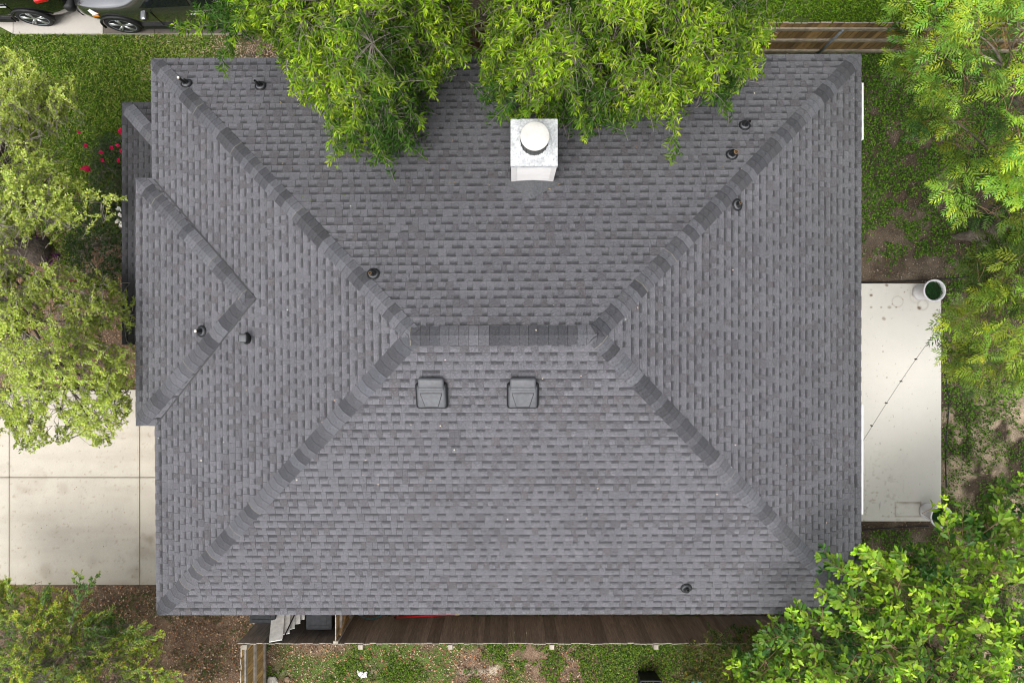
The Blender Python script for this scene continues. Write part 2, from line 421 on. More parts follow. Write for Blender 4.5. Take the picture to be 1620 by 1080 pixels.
# walls, soffit, fascia, gutters
wall = MB()
xw, xe, ys, yn = NW.x + .42, NE.x - .42, SW.y + .42, NE.y - .42
for a, b in (((xw, ys), (xe, ys)), ((xe, ys), (xe, yn)), ((xe, yn), (xw, yn)), ((xw, yn), (xw, ys))):
    wall.poly([(a[0], a[1], 0), (b[0], b[1], 0), (b[0], b[1], ZE + .1), (a[0], a[1], ZE + .1)])
obj('brick_wall', wall, M_BRICK, house)
wall = MB(); wall.box(((EX + .35 + xw) / 2, eyc, 1.27), (xw - EX - .35, EYN - EYS - .7, 2.54)); obj('garage_wall', wall, M_BRICK, house)
fas = MB()
for a, b in ((NW, NE), (NE, SE_), (SE_, SW)):
    c = (a + b) / 2; d = (b - a); ang = math.atan2(d.y, d.x); q = Vector((-math.sin(ang), math.cos(ang), 0)) * -0.035
    fas.box(c + q * (1 if True else 1) + Vector((0, 0, -.14)), (d.length - .12, .02, .16), M=Matrix.Rotation(ang, 3, 'Z'))
obj('fascia_board', fas, M_FASCIA, house)
def gutter(y0, y1, xx=6.135):
    mb = MB(); z = 2.47
    mb.box((xx + .020, (y0 + y1) / 2, z), (.03, abs(y1 - y0), .10)); mb.box((xx - .03, (y0 + y1) / 2, z - .045), (.07, abs(y1 - y0), .01))
    mb.box((xx - .005, y0, z), (.08, .006, .09)); mb.box((xx - .005, y1, z), (.08, .006, .09))
    o = obj('gutter', mb, M_WHITE, house)
gutter(P(0, 133, 2.47).y, P(0, 222, 2.47).y); gutter(P(0, 640, 2.47).y, P(0, 812, 2.47).y, 6.130)

# chimney
cz = 4.63
cx0, cx1 = P(808.5, 0, cz).x, P(881.5, 0, cz).x; cy0, cy1 = P(0, 263, cz).y, P(0, 189.5, cz).y
bx0, bx1, by0, by1 = cx0 + .02, cx1 - .02, cy0 + .02, cy1 - .02
ch = MB(); nl = 16
zb = zplane('N', 0, by1) - .12
for (a, b) in (((bx0, by0), (bx1, by0)), ((bx1, by0), (bx1, by1)), ((bx1, by1), (bx0, by1)), ((bx0, by1), (bx0, by0))):
    nx, ny = (b[1] - a[1]), -(b[0] - a[0]); l = math.hypot(nx, ny); nx /= l; ny /= l; lap = (cz - zb) / nl
    for i in range(nl):
        z0 = zb + i * lap; z1 = z0 + lap; o0, o1 = .012, .0
        ch.poly([(a[0] + nx * o0, a[1] + ny * o0, z0), (b[0] + nx * o0, b[1] + ny * o0, z0), (b[0] + nx * o1, b[1] + ny * o1, z1), (a[0] + nx * o1, a[1] + ny * o1, z1)])
        ch.poly([(a[0], a[1], z0), (b[0], b[1], z0), (b[0] + nx * o0, b[1] + ny * o0, z0), (a[0] + nx * o0, a[1] + ny * o0, z0)])
chim = obj('chimney', ch, M_WHITE, house)
for x in (bx0, bx1):
    for y in (by0, by1):
        mb = MB(); mb.box((x, y, (zb + cz) / 2), (.11, .11, cz - zb - .002)); mb2 = mb
        for k, v in enumerate(mb.v): mb.v[k] = (min(max(v[0], bx0 - .018), bx1 + .018), min(max(v[1], by0 - .018), by1 + .018), v[2])
        obj('corner_trim', mb, M_WHITE, chim)
cap = MB(); ccx, ccy = (cx0 + cx1) / 2, (cy0 + cy1) / 2
cap.box((ccx, ccy, cz + .012), (cx1 - cx0, cy1 - cy0, .024)); cap.box((ccx, cy0 - .004, cz - .02), (cx1 - cx0, .006, .07)); cap.box((ccx, cy1 + .004, cz - .02), (cx1 - cx0, .006, .07))
cap.box((cx0 - .004, ccy, cz - .02), (.006, cy1 - cy0, .07)); cap.box((cx1 + .004, ccy, cz - .02), (.006, cy1 - cy0, .07))
obj('chimney_cap', cap, M_GALV, chim)
fx, fy = ccx, ccy + .0
mb = MB(); mb.lathe([(.262, cz + .024), (.258, cz + .034), (.205, cz + .06)], (fx, fy, 0), 40); obj('flue_collar', mb, M_GALV, chim, True)
mb = MB(); mb.lathe([(.196, cz + .04), (.196, cz + .315)], (fx, fy, 0), 40)
for k in range(20):
    a = 2 * PI * k / 20; mb.box((fx + math.cos(a) * .198, fy + math.sin(a) * .198, cz + .18), (.012, .006, .25), M=Matrix.Rotation(a, 3, 'Z'))
obj('flue_screen', mb, M_DARKBAND, chim)
mb = MB(); mb.lathe([(.19, cz + .305), (.203, cz + .31), (.206, cz + .332), (.198, cz + .338), (.11, cz + .345), (0.0, cz + .346)], (fx, fy, 0), 44); obj('flue_cap', mb, M_CAPW, chim, True)
# cricket behind the chimney
def onN(px, py): return roof_hit(px, py, ('N',))[0]
cA, cL, cR_ = onN(841, 316), onN(803, 292), onN(882, 292)
peak = Vector((ccx, by0, zplane('N', ccx, by0) + .07)); up = Vector((0, 0, .016))
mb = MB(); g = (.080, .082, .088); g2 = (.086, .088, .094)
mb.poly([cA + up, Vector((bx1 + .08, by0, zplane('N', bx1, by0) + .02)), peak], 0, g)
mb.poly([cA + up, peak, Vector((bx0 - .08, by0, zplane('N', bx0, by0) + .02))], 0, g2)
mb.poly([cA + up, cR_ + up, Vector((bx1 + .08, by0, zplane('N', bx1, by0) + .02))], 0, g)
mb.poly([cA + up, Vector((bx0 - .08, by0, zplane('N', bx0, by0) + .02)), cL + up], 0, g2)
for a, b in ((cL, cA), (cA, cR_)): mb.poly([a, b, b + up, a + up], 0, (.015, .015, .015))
obj('cricket', mb, M_SHINGLE, roof, attr='tone')
for px in (828, 856):
    mb = MB(); a, b = onN(px, 304) + up * 1.6, Vector((P(px, 0, 3.8).x, by0 - .005, 3.75))
    q = onN(px, 291) + up * 3.2; mb.poly([a + Vector((-.012, 0, 0)), a + Vector((.012, 0, 0)), q + Vector((.012, 0, 0)), q + Vector((-.012, 0, 0))]); mb.poly([p - Vector((0, 0, .004)) for p in (a + Vector((-.012, 0, 0)), q + Vector((-.012, 0, 0)), q + Vector((.012, 0, 0)), a + Vector((.012, 0, 0)))])
    obj('flashing_strip', mb, M_GREYPL, roof)

# plumbing vents
def vent(px, py, k, hgt, pr=.028, kind='thin', plane_n=None, pos=None):
    if pos is None:
        pos, k = roof_hit(px, py, (k,)); n = PL[k][0]
    else: n = plane_n
    R = n.to_track_quat('Z', 'Y').to_matrix()
    mb = MB(); mb.tube([pos + Vector((0, 0, .0)), pos + Vector((0, 0, hgt))], pr, 14, cap=False)
    o = obj('vent_pipe', mb, M_BLACKPL, house, True)
    mb = MB(); mb.lathe([(pr, hgt), (pr * 0.72, hgt + .002), (pr * .70, hgt - .06), (0, hgt - .06)], pos, 14)
    if kind == 'rust': obj('pipe_mouth', mb, M_PIPEIN, o)
    elif kind == 'pale':
        mb = MB(); mb.lathe([(pr * 1.02, hgt - .01), (pr * .9, hgt + .008), (0, hgt + .01)], pos, 14); obj('pipe_mouth', mb, M_PALE, o)
    else: obj('pipe_mouth', mb, M_BLACKPL, o)
    mb = MB(); mb.lathe([(.094, .012), (.098, .028), (.080, .034), (.072, .024), (.066, .034), (.056, .05), (pr + .012, .075), (pr + .004, .11)], pos, 26, M=R); obj('flashing_collar', mb, M_BLACKPL, o, True)
    mb = MB(); mb.lathe([(.071, .0275), (.068, .034), (.060, .046), (.056, .0505)], pos, 26, M=R); obj('collar_ring', mb, M_GREYPL, o, True)
vent(295.5, 133.5, 'N', .30, .022, 'pale'); vent(412.5, 137.5, 'N', .27, .022); vent(591, 434.5, 'N', .26, .024, 'rust')
vent(1177.5, 200, 'N', .26, .024); vent(1157, 246.5, 'N', .24, .038, 'rust'); vent(1165, 324.5, 'E', .20, .022, 'rust'); vent(1085, 928.5, 'S', .14, .024)
n, c = plane3(ENW, ESW, EAP); q = P(320.5, 524, 3.2)
d = Vector(((320.5 - 810) / FPX, (540 - 524) / FPX, -1)); t = (c - n.z * H) / n.dot(d); vent(0, 0, None, .26, .022, 'pale', n, Vector((0, 0, H)) + d * t)
# square gas vent hood
pos, k = roof_hit(392.5, 535, ('W',)); n = PL['W'][0]
mb = MB(); mb.lathe([(.10, .006), (.10, .014), (.05, .05), (.05, .16)], pos, 20, M=None); hood = obj('gas_vent', mb, M_BLACKPL, house, True)
for dx, dy in ((.062, 0), (-.062, 0), (0, .062), (0, -.062)):
    mb = MB(); mb.box(pos + Vector((dx, dy, .17)), (.016 if dx else .10, .016 if dy else .10, .10)); obj('louvre', mb, M_BLACKPL, hood)
bm_obj('hood_top', bevelled((.115, .115, .03), .01), Matrix.Translation(pos + Vector((0, 0, .225))), M_GREYPL, hood)

# two box vents on the south slope
def box_vent(px, py):
    pos, _ = roof_hit(px, py, ('S',)); n = PL['S'][0]; U = Vector((1, 0, 0)); U = (U - n * U.dot(n)).normalized(); V = n.cross(U)
    Mx = Matrix(((U.x, V.x, n.x, pos.x), (U.y, V.y, n.y, pos.y), (U.z, V.z, n.z, pos.z), (0, 0, 0, 1)))
    v = bm_obj('roof_vent', bevelled((.475, .42, .10), .045, 4), Mx @ Matrix.Translation((0, -.05, .05)), M_BLACKPL, house)
    bm_obj('vent_hood', bevelled((.425, .365, .10), .042, 4), Mx @ Matrix.Translation((0, -.045, .085)), M_GREYPL, v)
    bm_obj('hood_flap', bevelled((.38, .17, .09), .035, 4), Mx @ Matrix.Translation((0, .17, .085)) @ Matrix.Rotation(-.08, 4, 'X'), M_GREYPL, v)
    bm_obj('flap_roll', bevelled((.378, .06, .05), .022, 4), Mx @ Matrix.Translation((0, .10, .124)), M_GREYPL, v)
    mb = MB(); top = [(-.16, .03), (.16, .03), (.095, -.195), (-.095, -.195)]
    mb.poly([(x, y, .140) for x, y in reversed(top)])
    inner = [(x * .985, y * .985 - .0005) for x, y in top]
    for i in range(4):
        j = (i + 1) % 4; mb.poly([(top[j][0], top[j][1], .130), (top[i][0], top[i][1], .130), (top[i][0], top[i][1], .140), (top[j][0], top[j][1], .140)])
    for k_, q in enumerate(mb.v): mb.v[k_] = tuple(Mx @ Vector(q))
    obj('embossed_panel', mb, M_GREYPL, v)
    mb = MB()
    for a, b in ((top[0], top[1]), (top[1], top[2]), (top[3], top[0]), (top[2], top[3])):
        mb.tube([Mx @ Vector((a[0], a[1], .1395)), Mx @ Vector((b[0], b[1], .1395))], .004, 5)
    obj('panel_groove', mb, M_BLACKPL, v)
box_vent(683.5, 618); box_vent(827, 618)

# ------------------------------------------------------------------ ground
def ground_colour(X, Y):
    n1 = fbm(X, Y, 0.9, 3); n2 = fbm(X, Y, 2.6, 21); n3 = fbm(X, Y, 6.0, 33)
    soil = np.array([0.070, 0.052, 0.038]); sand = np.array([0.36, 0.28, 0.20]); litter = np.array([0.125, 0.086, 0.058]); grs = np.array([0.065, 0.095, 0.022])
    mulch = np.array([0.14, 0.095, 0.065])
    def W(a): return np.clip(a, 0, 1)[:, None]
    c = np.repeat(soil[None], len(X), 0)
    east = X > 6.0
    c = c + (np.array([.15, .12, .09]) - c) * W((n2 - .45) * 4) * .6
    sandm = W((n2 - 0.42) * 9) * W((X - 8.9) * 2) * W((-1.0 - Y) * 1.2 + .3)
    c = c * (1 - sandm) + sand * sandm
    lawn = W((-5.5 - X) * 2) * W((Y - 1.6 + (n1 - .5) * 2) * 2)
    c = c * (1 - lawn) + grs * lawn
    bed = W((-5.8 - X) * 3) * W((2.9 - Y + (n1 - .5) * 2) * 2)
    c = c * (1 - bed) + mulch * bed
    nst = W((Y - 5.6) * 3) * W((X - 2) * 3)
    c = c * (1 - nst) + grs * nst
    south = W((-4.6 - Y) * 4) * W((9.0 - X) * 2)
    lm = litter * (0.7 + 0.6 * n3[:, None])
    c = c * (1 - south) + lm * south
    band = W(1 - np.abs(Y + 7.02 + (n1 - .5) * .3) / .07) * W((X + 5.1) * 3) * W((0.3 - X) * 3) * W((n3 - .35) * 5)
    c = c * (1 - band) + np.array([.42, .37, .29]) * band
    gp = W((fbm(X, Y, 1.3, 77) - .47) * 9) * south * W((X + 5.2) * 2)
    c = c * (1 - gp) + grs * gp
    return c * (0.75 + 0.5 * n3[:, None])
def grid_obj(name, x0, x1, y0, y1, st, z, colf, material, parent=None):
    xs = np.linspace(x0, x1, max(2, int(round((x1 - x0) / st)) + 1)); ys_ = np.linspace(y0, y1, max(2, int(round((y1 - y0) / st)) + 1))
    X, Y = np.meshgrid(xs, ys_); nx, ny = len(xs), len(ys_)
    co = np.c_[X.ravel(), Y.ravel(), np.full(X.size, z)]
    i = np.arange(nx - 1)[None] + nx * np.arange(ny - 1)[:, None]; i = i.ravel()
    f = np.c_[i, i + 1, i + 1 + nx, i + nx]
    me = raw_mesh(name, co, f, colf(co[:, 0], co[:, 1]), material); return link(name, me, parent)
def raw_mesh(name, co, f, col, material, smooth=False):
    me = bpy.data.meshes.new(name); nf, k = f.shape
    me.vertices.add(len(co)); me.vertices.foreach_set('co', co.astype(np.float32).ravel())
    me.loops.add(nf * k); me.loops.foreach_set('vertex_index', f.astype(np.int32).ravel())
    me.polygons.add(nf); me.polygons.foreach_set('loop_start', np.arange(0, nf * k, k, dtype=np.int32)); me.polygons.foreach_set('loop_total', np.full(nf, k, np.int32))
    if smooth: me.polygons.foreach_set('use_smooth', np.ones(nf, bool))
    a = me.color_attributes.new('tone', 'FLOAT_COLOR', 'POINT'); a.data.foreach_set('color', np.c_[col, np.ones(len(col))].astype(np.float32).ravel())
    me.materials.append(material); me.update(calc_edges=True); me.validate(); return me
g = grid_obj('ground', -14, 14, -9.5, 10, .08, 0.0, ground_colour, M_GROUND); structure(g)
far = MB()
for a in (((-150, -150), (150, -9.5)), ((-150, 10), (150, 150)), ((-150, -9.5), (-14, 10)), ((14, -9.5), (150, 10))):
    (xa, ya), (xb, yb) = a; far.poly([(xa, ya, 0), (xb, ya, 0), (xb, yb, 0), (xa, yb, 0)], 0, (.07, .08, .03))
structure(obj('ground', far, M_GROUND, attr='tone'))

# patio slab with its stains
def patio_col(X, Y):
    px = 810 + X * FPX / 14.4; py = 540 - Y * FPX / 14.4
    n = fbm(X, Y, 1.2, 5); n2 = fbm(X, Y, 7, 8)
    c = np.array([0.50, 0.478, 0.437])[None] * (0.94 + 0.1 * n[:, None] + 0.05 * (n2[:, None] - .5))
    st = np.zeros(len(X))
    def ring(cx, cy, r, w, a):
        d = np.hypot(px - cx, py - cy); return a * np.clip(1 - np.abs(d - r) / w, 0, 1) * (0.4 + 0.9 * n2)
    st += ring(1420, 477, 8.5, 1.6, .35) + ring(1460, 482, 8, 2.5, .3) + ring(1449, 470, 9, 2.2, .2)
    top = np.clip(1 - np.abs(py - 470) / 26, 0, 1) * np.clip((fbm(X, Y, 3, 14) - .45) * 3, 0, 1); st += top * .25
    fx = np.abs(px - 1436.5) - 20; fy_ = np.abs(py - 805.5) - 11; inside = np.maximum(fx, fy_)
    st += np.clip(1 - np.abs(inside) / 2.0, 0, 1) * .55 * (0.3 + 1.2 * n2) + np.clip(1 - np.abs(py - 796) / 4, 0, 1) * (np.abs(px - 1440) < 18) * .5 * n2
    low = np.clip((py - 690) / 130, 0, 1) * np.clip((fbm(X, Y, 16, 40, 2) - .62) * 9, 0, 1) * .45 * np.clip((1450 - px) / 60, 0, 1); st += low
    for (x, y, r, a) in ((1378, 467, 2, .9), (1378, 458, 1.6, .4), (1403, 451, 2, .8), (1418, 486, 1.6, .8), (1407, 486, 2, .5), (1454, 487, 3, .8), (1398, 504, 2.6, .6), (1394, 486, 1.4, .6), (1378, 486, 1.8, .6), (1436, 459, 1, .9), (1431, 462, 1, .9), (1425, 711, 2, .6), (1403, 597, 1.3, .8), (1397, 556, 1.2, .7)):
        d = np.hypot(px - x, (py - y) * 1.3); st += a * np.clip(1.4 - d / r + (n2 - .5) * 2, 0, 1)
    st += np.clip((fbm(X, Y, 30, 61, 2) - .84) * 14, 0, 1) * .5
    seam = np.clip(1 - np.abs(px - 1429) / .7, 0, 1) * .05 + np.clip(1 - np.abs(py - 597) / .7, 0, 1) * .05; st += seam
    st = np.clip(st, 0, 1)[:, None]
    return c * (1 - st) + np.array([.14, .10, .065]) * st
def slab_thing(o, x0, x1, y0, y1, z):
    mb = MB(); mb.poly([(x0, y0, 0), (x1, y0, 0), (x1, y0, z), (x0, y0, z)], 0, (.45, .42, .37)); mb.poly([(x1, y0, 0), (x1, y1, 0), (x1, y1, z), (x1, y0, z)], 0, (.45, .42, .37))
    mb.poly([(x1, y1, 0), (x0, y1, 0), (x0, y1, z), (x1, y1, z)], 0, (.45, .42, .37)); mb.poly([(x0, y1, 0), (x0, y0, 0), (x0, y0, z), (x0, y1, z)], 0, (.45, .42, .37))
    obj('slab_edge', mb, M_CONC, o, attr='tone')
px1 = P(1489, 0, .1).x; py1 = P(0, 448.5, .1).y; py0 = P(0, 824, .1).y
patio = structure(grid_obj('patio', 5.5, px1, py0, py1, .012, .1, patio_col, M_CONC)); slab_thing(patio, 5.5, px1, py0, py1, .1)

# driveway of three by two slabs with open joints
def drive_col(X, Y):
    n = fbm(X, Y, 1.0, 15); n2 = fbm(X, Y, 6, 18); n3 = fbm(X * .5, Y * 3, 1.5, 19)
    c = np.array([0.385, 0.352, 0.298])[None] * (0.86 + 0.28 * n[:, None]) * (0.96 + .08 * n2[:, None])
    px = 810 + X * FPX / 14.44; py = 540 - Y * FPX / 14.44; st = np.zeros(len(X))
    st += np.clip((n3 - .52) * 3, 0, 1) * .16
    for (x, y, r, a) in ((100, 773, 9, .22), (148, 886, 9, .2), (70, 898, 12, .25), (235, 870, 22, .35), (60, 760, 20, .25), (30, 770, 14, .25), (240, 855, 12, .3), (215, 900, 10, .3)):
        d = np.hypot(px - x, py - y); st += a * np.clip(1.3 - d / r + (n2 - .5) * 1.6, 0, 1)
    st += np.clip((py - 895) / 30, 0, 1) * .35 * n2 * 1.3
    st += np.clip((fbm(X, Y, 22, 65, 2) - .76) * 10, 0, 1) * .35
    for jx in (15, 221): st += np.clip(1 - np.abs(px - jx) / 3, 0, 1) * .25
    st += np.clip(1 - np.abs(py - 755) / 3, 0, 1) * .25
    st = np.clip(st, 0, 1)[:, None]
    return c * (1 - st) + np.array([.15, .11, .07]) * st
zd = .06; drive = structure(bpy.data.objects.new('driveway', None)); COL.objects.link(drive)
xs_ = [-14.0, P(14.5, 0, zd).x, P(221, 0, zd).x, -6.0]; ys2 = [P(0, 925, zd).y, P(0, 755, zd).y, P(0, 616, zd).y]
for i in range(3):
    for j in range(2):
        x0, x1, y0, y1 = xs_[i] + .008, xs_[i + 1] - .008, ys2[j] + .008, ys2[j + 1] - .008
        if i == 0 and j == 0: y0 = P(0, 918, zd).y
        o = grid_obj('slab', x0, x1, y0, y1, .025, zd, drive_col, M_CONC, drive); slab_thing(o, x0, x1, y0, y1, zd)
# strip of the neighbour's driveway
def nd_col(X, Y):
    n = fbm(X, Y, 1.2, 25); n2 = fbm(X, Y, 8, 28)
    return np.array([0.38, 0.355, 0.32])[None] * (0.85 + .25 * n[:, None] + .1 * n2[:, None])
def nd_col2(X, Y): return nd_col(X, Y) * np.array([.27, .25, .24])[None]  # darker slabs: partly older concrete, partly car and tree shadow in the colour
nd = structure(bpy.data.objects.new('neighbour_driveway', None)); COL.objects.link(nd)
zd = .05; ny0 = P(0, 53.5, zd).y
xj = [P(20.5, 0, zd).x, P(163, 0, zd).x, P(244, 0, zd).x, P(320, 0, zd).x, P(420, 0, zd).x]
for i in range(4):
    o = grid_obj('slab', xj[i] + .008, xj[i + 1] - .008, ny0, 10, .05, zd, nd_col if i == 0 else nd_col2, M_CONC, nd); slab_thing(o, xj[i] + .008, xj[i + 1] - .008, ny0, 10, zd)
mb = MB(); a = P(20.3, 53.5, zd); b = P(-30, 26, zd)
w_ = (.43, .40, .36); mb.poly([(b.x, b.y, zd), (a.x, a.y, zd), (a.x, 10, zd), (b.x, 10, zd)], 0, w_); mb.poly([(b.x, b.y, 0), (a.x, a.y, 0), (a.x, a.y, zd), (b.x, b.y, zd)], 0, w_)
obj('slab', mb, M_CONC, nd, attr='tone')

# ------------------------------------------------------------------ scatter helpers for leaves and blades
T_FOLD = (np.array([[0, 0, 0], [.42, .5, .10], [1, 0, -.12], [.42, -.5, .10]]), np.array([[0, 2, 1], [0, 3, 2]]))
T_LEAF6 = (np.array([[0, 0, 0], [.3, .42, .07], [.72, .40, .05], [1, 0, -.16], [.72, -.40, .05], [.3, -.42, .07], [.5, 0, 0]]),
           np.array([[0, 6, 1], [1, 6, 2], [2, 6, 3], [3, 6, 4], [4, 6, 5], [5, 6, 0]]))
def lobed():
    out = [(0, 0), (.12, .10), (.30, .30), (.40, .24), (.56, .50), (.66, .34), (.82, .36), (1, 0)]
    v = [(x, y, .16 * abs(y) - .18 * x * x) for x, y in out] + [(x, -y, .16 * abs(y) - .18 * x * x) for x, y in out[1:-1]]
    mid = [(.25, 0, -.012), (.5, 0, -.045), (.75, 0, -.10)]
    v += mid; a, b, c = 14, 15, 16
    f = [(0, a, 1), (1, a, 2), (2, a, 3), (3, a, b), (3, b, 4), (4, b, 5), (5, b, c), (5, c, 6), (6, c, 7)]
    g = [(0, 8, a), (8, 9, a), (9, 10, a), (10, b, a), (10, 11, b), (11, 12, b), (12, c, b), (12, 13, c), (13, 7, c)]
    return np.array(v), np.array(f + g)
T_LOBED = lobed()
def pinnate(nl=5):
    rg = random.Random(3)
    V = []; F_ = []
    def lf(o, ang, l, w):
        d = np.array([math.cos(ang), math.sin(ang), -.1]); s = np.array([-math.sin(ang), math.cos(ang), 0]); b = len(V)
        k = rg.uniform(-.35, .35) * w; k2 = rg.uniform(-.10, .02); V.extend([o, o + d * l * .42 + s * w * .5 + [0, 0, .015 + k], o + d * l + [0, 0, k2], o + d * l * .42 - s * w * .5 + [0, 0, .015 - k]]); F_.extend([(b, b + 2, b + 1), (b, b + 3, b + 2)])
    for i in range(nl):
        t = .22 + .70 * i / (nl - 1); o = np.array([t, 0, -.22 * t * t]); l = .40 * (1 - .35 * abs(t - .5))
        for sg in (1, -1): lf(o + np.array([.03 * sg, 0, 0]), sg * (1.12 - .45 * t) + rg.uniform(-.1, .1), l, .085)
    lf(np.array([.95, 0, -.2]), 0, .34, .07)
    return np.array(V), np.array(F_)
T_PIN = pinnate()
def norm(a): return a / np.maximum(np.linalg.norm(a, axis=1, keepdims=True), 1e-9)
def leaves_mesh(name, pos, dirs, ups, ln, wd, col, tmpl, material):
    V, F_ = tmpl; N = len(pos); x = norm(dirs); z = norm(ups - x * np.sum(ups * x, 1, keepdims=True)); y = np.cross(z, x)
    k = len(V)
    co = pos[:, None, :] + V[None, :, 0, None] * (x * ln[:, None])[:, None, :] + V[None, :, 1, None] * (y * wd[:, None])[:, None, :] + V[None, :, 2, None] * (z * ln[:, None])[:, None, :]
    f = (F_[None] + (np.arange(N) * k)[:, None, None]).reshape(-1, F_.shape[1])
    c = np.repeat(col, k, 0)
    return raw_mesh(name, co.reshape(-1, 3), f, c, material)
def rnd(n, a, b): return RNG.uniform(a, b, n)
def pick(cols, n, jitter=.15, hue=.08):
    cols = np.array(cols); c = cols[RNG.integers(0, len(cols), n)]
    c = c * rnd(n, 1 - jitter, 1 + jitter)[:, None] * (1 + RNG.normal(0, hue, (n, 3)) * np.array([1, .3, 1])); return np.clip(c, .002, .9)

# ---- grass, ground cover, litter (uncountable)
def outside_house(X, Y, mg=0.0):
    h = (X > NW.x + .4 - mg) & (X < NE.x - .4 + mg) & (Y > SW.y + .4 - mg) & (Y < NE.y - .4 + mg)
    p = (X > 5.4) & (X < px1 + .01) & (Y > py0 - .01) & (Y < py1 + .01)
    dr = (X < -5.6) & (Y > ys2[0] - .01) & (Y < ys2[-1] + .01)
    n_ = (X < xj[-1]) & (Y > ny0 - .01 + np.maximum(0, xj[0] - X) * .55)
    return ~(h | p | dr | n_)
def blades(name, n, reg, thr, cols, ln=(.05, .10), wd=(.005, .009), seed=0, sc=1.6, lean=.9, keep=None, tm=None, z0=0.0):
    x0, x1, y0, y1 = reg; X = rnd(n, x0, x1); Y = rnd(n, y0, y1)
    d = fbm(X, Y, sc, seed) * .7 + fbm(X, Y, sc * 4, seed + 9) * .3
    k = outside_house(X, Y) & (d + RNG.normal(0, .025, n) > (thr(X, Y) if callable(thr) else thr))
    if keep is not None: k &= keep(X, Y)
    X, Y = X[k], Y[k]; n = len(X); a = rnd(n, 0, 2 * PI); e = rnd(n, .15, lean)
    dr = np.c_[np.cos(a), np.sin(a), e]; up = np.c_[RNG.normal(0, .3, (n, 2)), np.ones(n)]
    me = leaves_mesh(name, np.c_[X, Y, rnd(n, 0, .015) + z0], dr, up, rnd(n, *ln), rnd(n, *wd), pick(cols, n, .3), T_FOLD if tm is None else tm, M_GRASS)
    return stuff(link(name, me))
LAWN = [(.13, .24, .02), (.18, .30, .03), (.08, .155, .016), (.25, .34, .05), (.33, .35, .10), (.05, .10, .012)]
blades('lawn_grass', 80000, (-13.5, -5.4, 1.4, 6.7), lambda X, Y: .32 + .20 * np.clip((3.2 - Y) / 2, 0, 1) + .12 * np.clip((Y - 6.25) / .4, 0, 1) + .12 * np.clip((X + 6.9) / 1, 0, 1) + .22 * np.clip((X + 7.6) / 1.2, 0, 1) * np.clip((Y - 5.6) / .4, 0, 1), LAWN, (.05, .11), (.012, .020), seed=3)
blades('lawn_grass', 42000, (3.5, 12.5, 6.2, 8.4), .33, [(.13, .25, .015), (.18, .30, .02), (.08, .15, .014), (.05, .10, .01)], (.05, .10), (.02, .034), seed=5)
COVER = [(.070, .16, .014), (.10, .21, .018), (.045, .10, .012), (.14, .25, .022), (.03, .07, .01)]
T_RND = (np.array([[0, 0, 0], [.35, .5, .05], [.85, .38, .02], [1, 0, 0], [.85, -.38, .02], [.35, -.5, .05]]), np.array([[0, 5, 1], [1, 5, 4], [1, 4, 2], [2, 4, 3]]))
blades('ground_cover', 60000, (5.7, 12, -0.2, 6.1), lambda X, Y: .45 + .08 * np.clip((2.6 - Y) / 1.0, 0, 1) + .05 * np.clip((X - 7.2) / 1.2, 0, 1) * (Y < 3.2) - .06 * (Y > 3.4), COVER, (.028, .050), (.020, .036), seed=41, sc=2.6, lean=.6, tm=T_RND, z0=.02)
blades('ground_cover', 52000, (5.7, 12, -9, -0.2), lambda X, Y: .455, COVER, (.028, .050), (.020, .036), seed=57, sc=2.2, lean=.6, tm=T_RND, z0=.02, keep=lambda X, Y: (X > px1 + .05) | (Y < py0 - .2))
blades('ground_cover', 75000, (-5.2, 8.5, -8.6, -5.84), lambda X, Y: .52 - .17 * np.clip((X - 0.2) / 2.2, 0, 1), [(.085, .155, .014), (.11, .185, .018), (.05, .095, .012), (.03, .06, .01), (.15, .2, .03)], (.03, .055), (.016, .030), seed=77, sc=2.4, lean=.8, tm=T_RND, z0=.02)
blades('ground_cover', 6000, (-5.2, 7.5, -5.80, -4.8), .50, COVER, (.03, .05), (.016, .026), seed=78, sc=2.0, lean=.6, tm=T_RND, z0=.02)
blades('ground_cover', 14000, (-9, -5.2, -8.6, -5.3), .55, [(.06, .085, .02), (.08, .1, .03)], (.03, .06), (.010, .018), seed=80, lean=.6)
def litter(name, n, reg, cols, ln, thr=.0, seed=0, keep=None):
    x0, x1, y0, y1 = reg; X = rnd(n, x0, x1); Y = rnd(n, y0, y1); k = outside_house(X, Y) & (fbm(X, Y, 2.0, seed) > thr)
    if keep is not None: k &= keep(X, Y)
    X, Y = X[k], Y[k]; n = len(X); a = rnd(n, 0, 2 * PI)
    l = rnd(n, *ln)
    me = leaves_mesh(name, np.c_[X, Y, rnd(n, .008, .02)], np.c_[np.cos(a), np.sin(a), RNG.normal(0, .15, n)], np.c_[RNG.normal(0, .25, (n, 2)), np.ones(n)], l, l * rnd(n, .35, .7), pick(cols, n, .35), T_FOLD, M_LITTER)
    return stuff(link(name, me))
DRY = [(.30, .22, .14), (.06, .04, .03), (.20, .10, .05), (.26, .15, .08), (.13, .07, .045), (.34, .25, .16), (.10, .07, .05), (.24, .11, .06)]
litter('leaf_litter', 36000, (-9.5, 8.5, -8.6, -4.9), DRY, (.025, .06), .30, 7)
litter('leaf_litter', 16000, (-13, -5.6, -0.9, 3.6), [(.26, .17, .10), (.33, .23, .15), (.16, .10, .06), (.22, .12, .07)], (.025, .06), .25, 8)
litter('leaf_litter', 15000, (5.7, 12, -1, 6.2), [(.20, .15, .10), (.12, .09, .06), (.40, .34, .26), (.08, .06, .045), (.26, .16, .09)], (.012, .035), .25, 9)
litter('leaf_litter', 7000, (5.7, 12, -9, -1), [(.34, .26, .18), (.42, .35, .26), (.2, .15, .1)], (.012, .035), .2, 10)
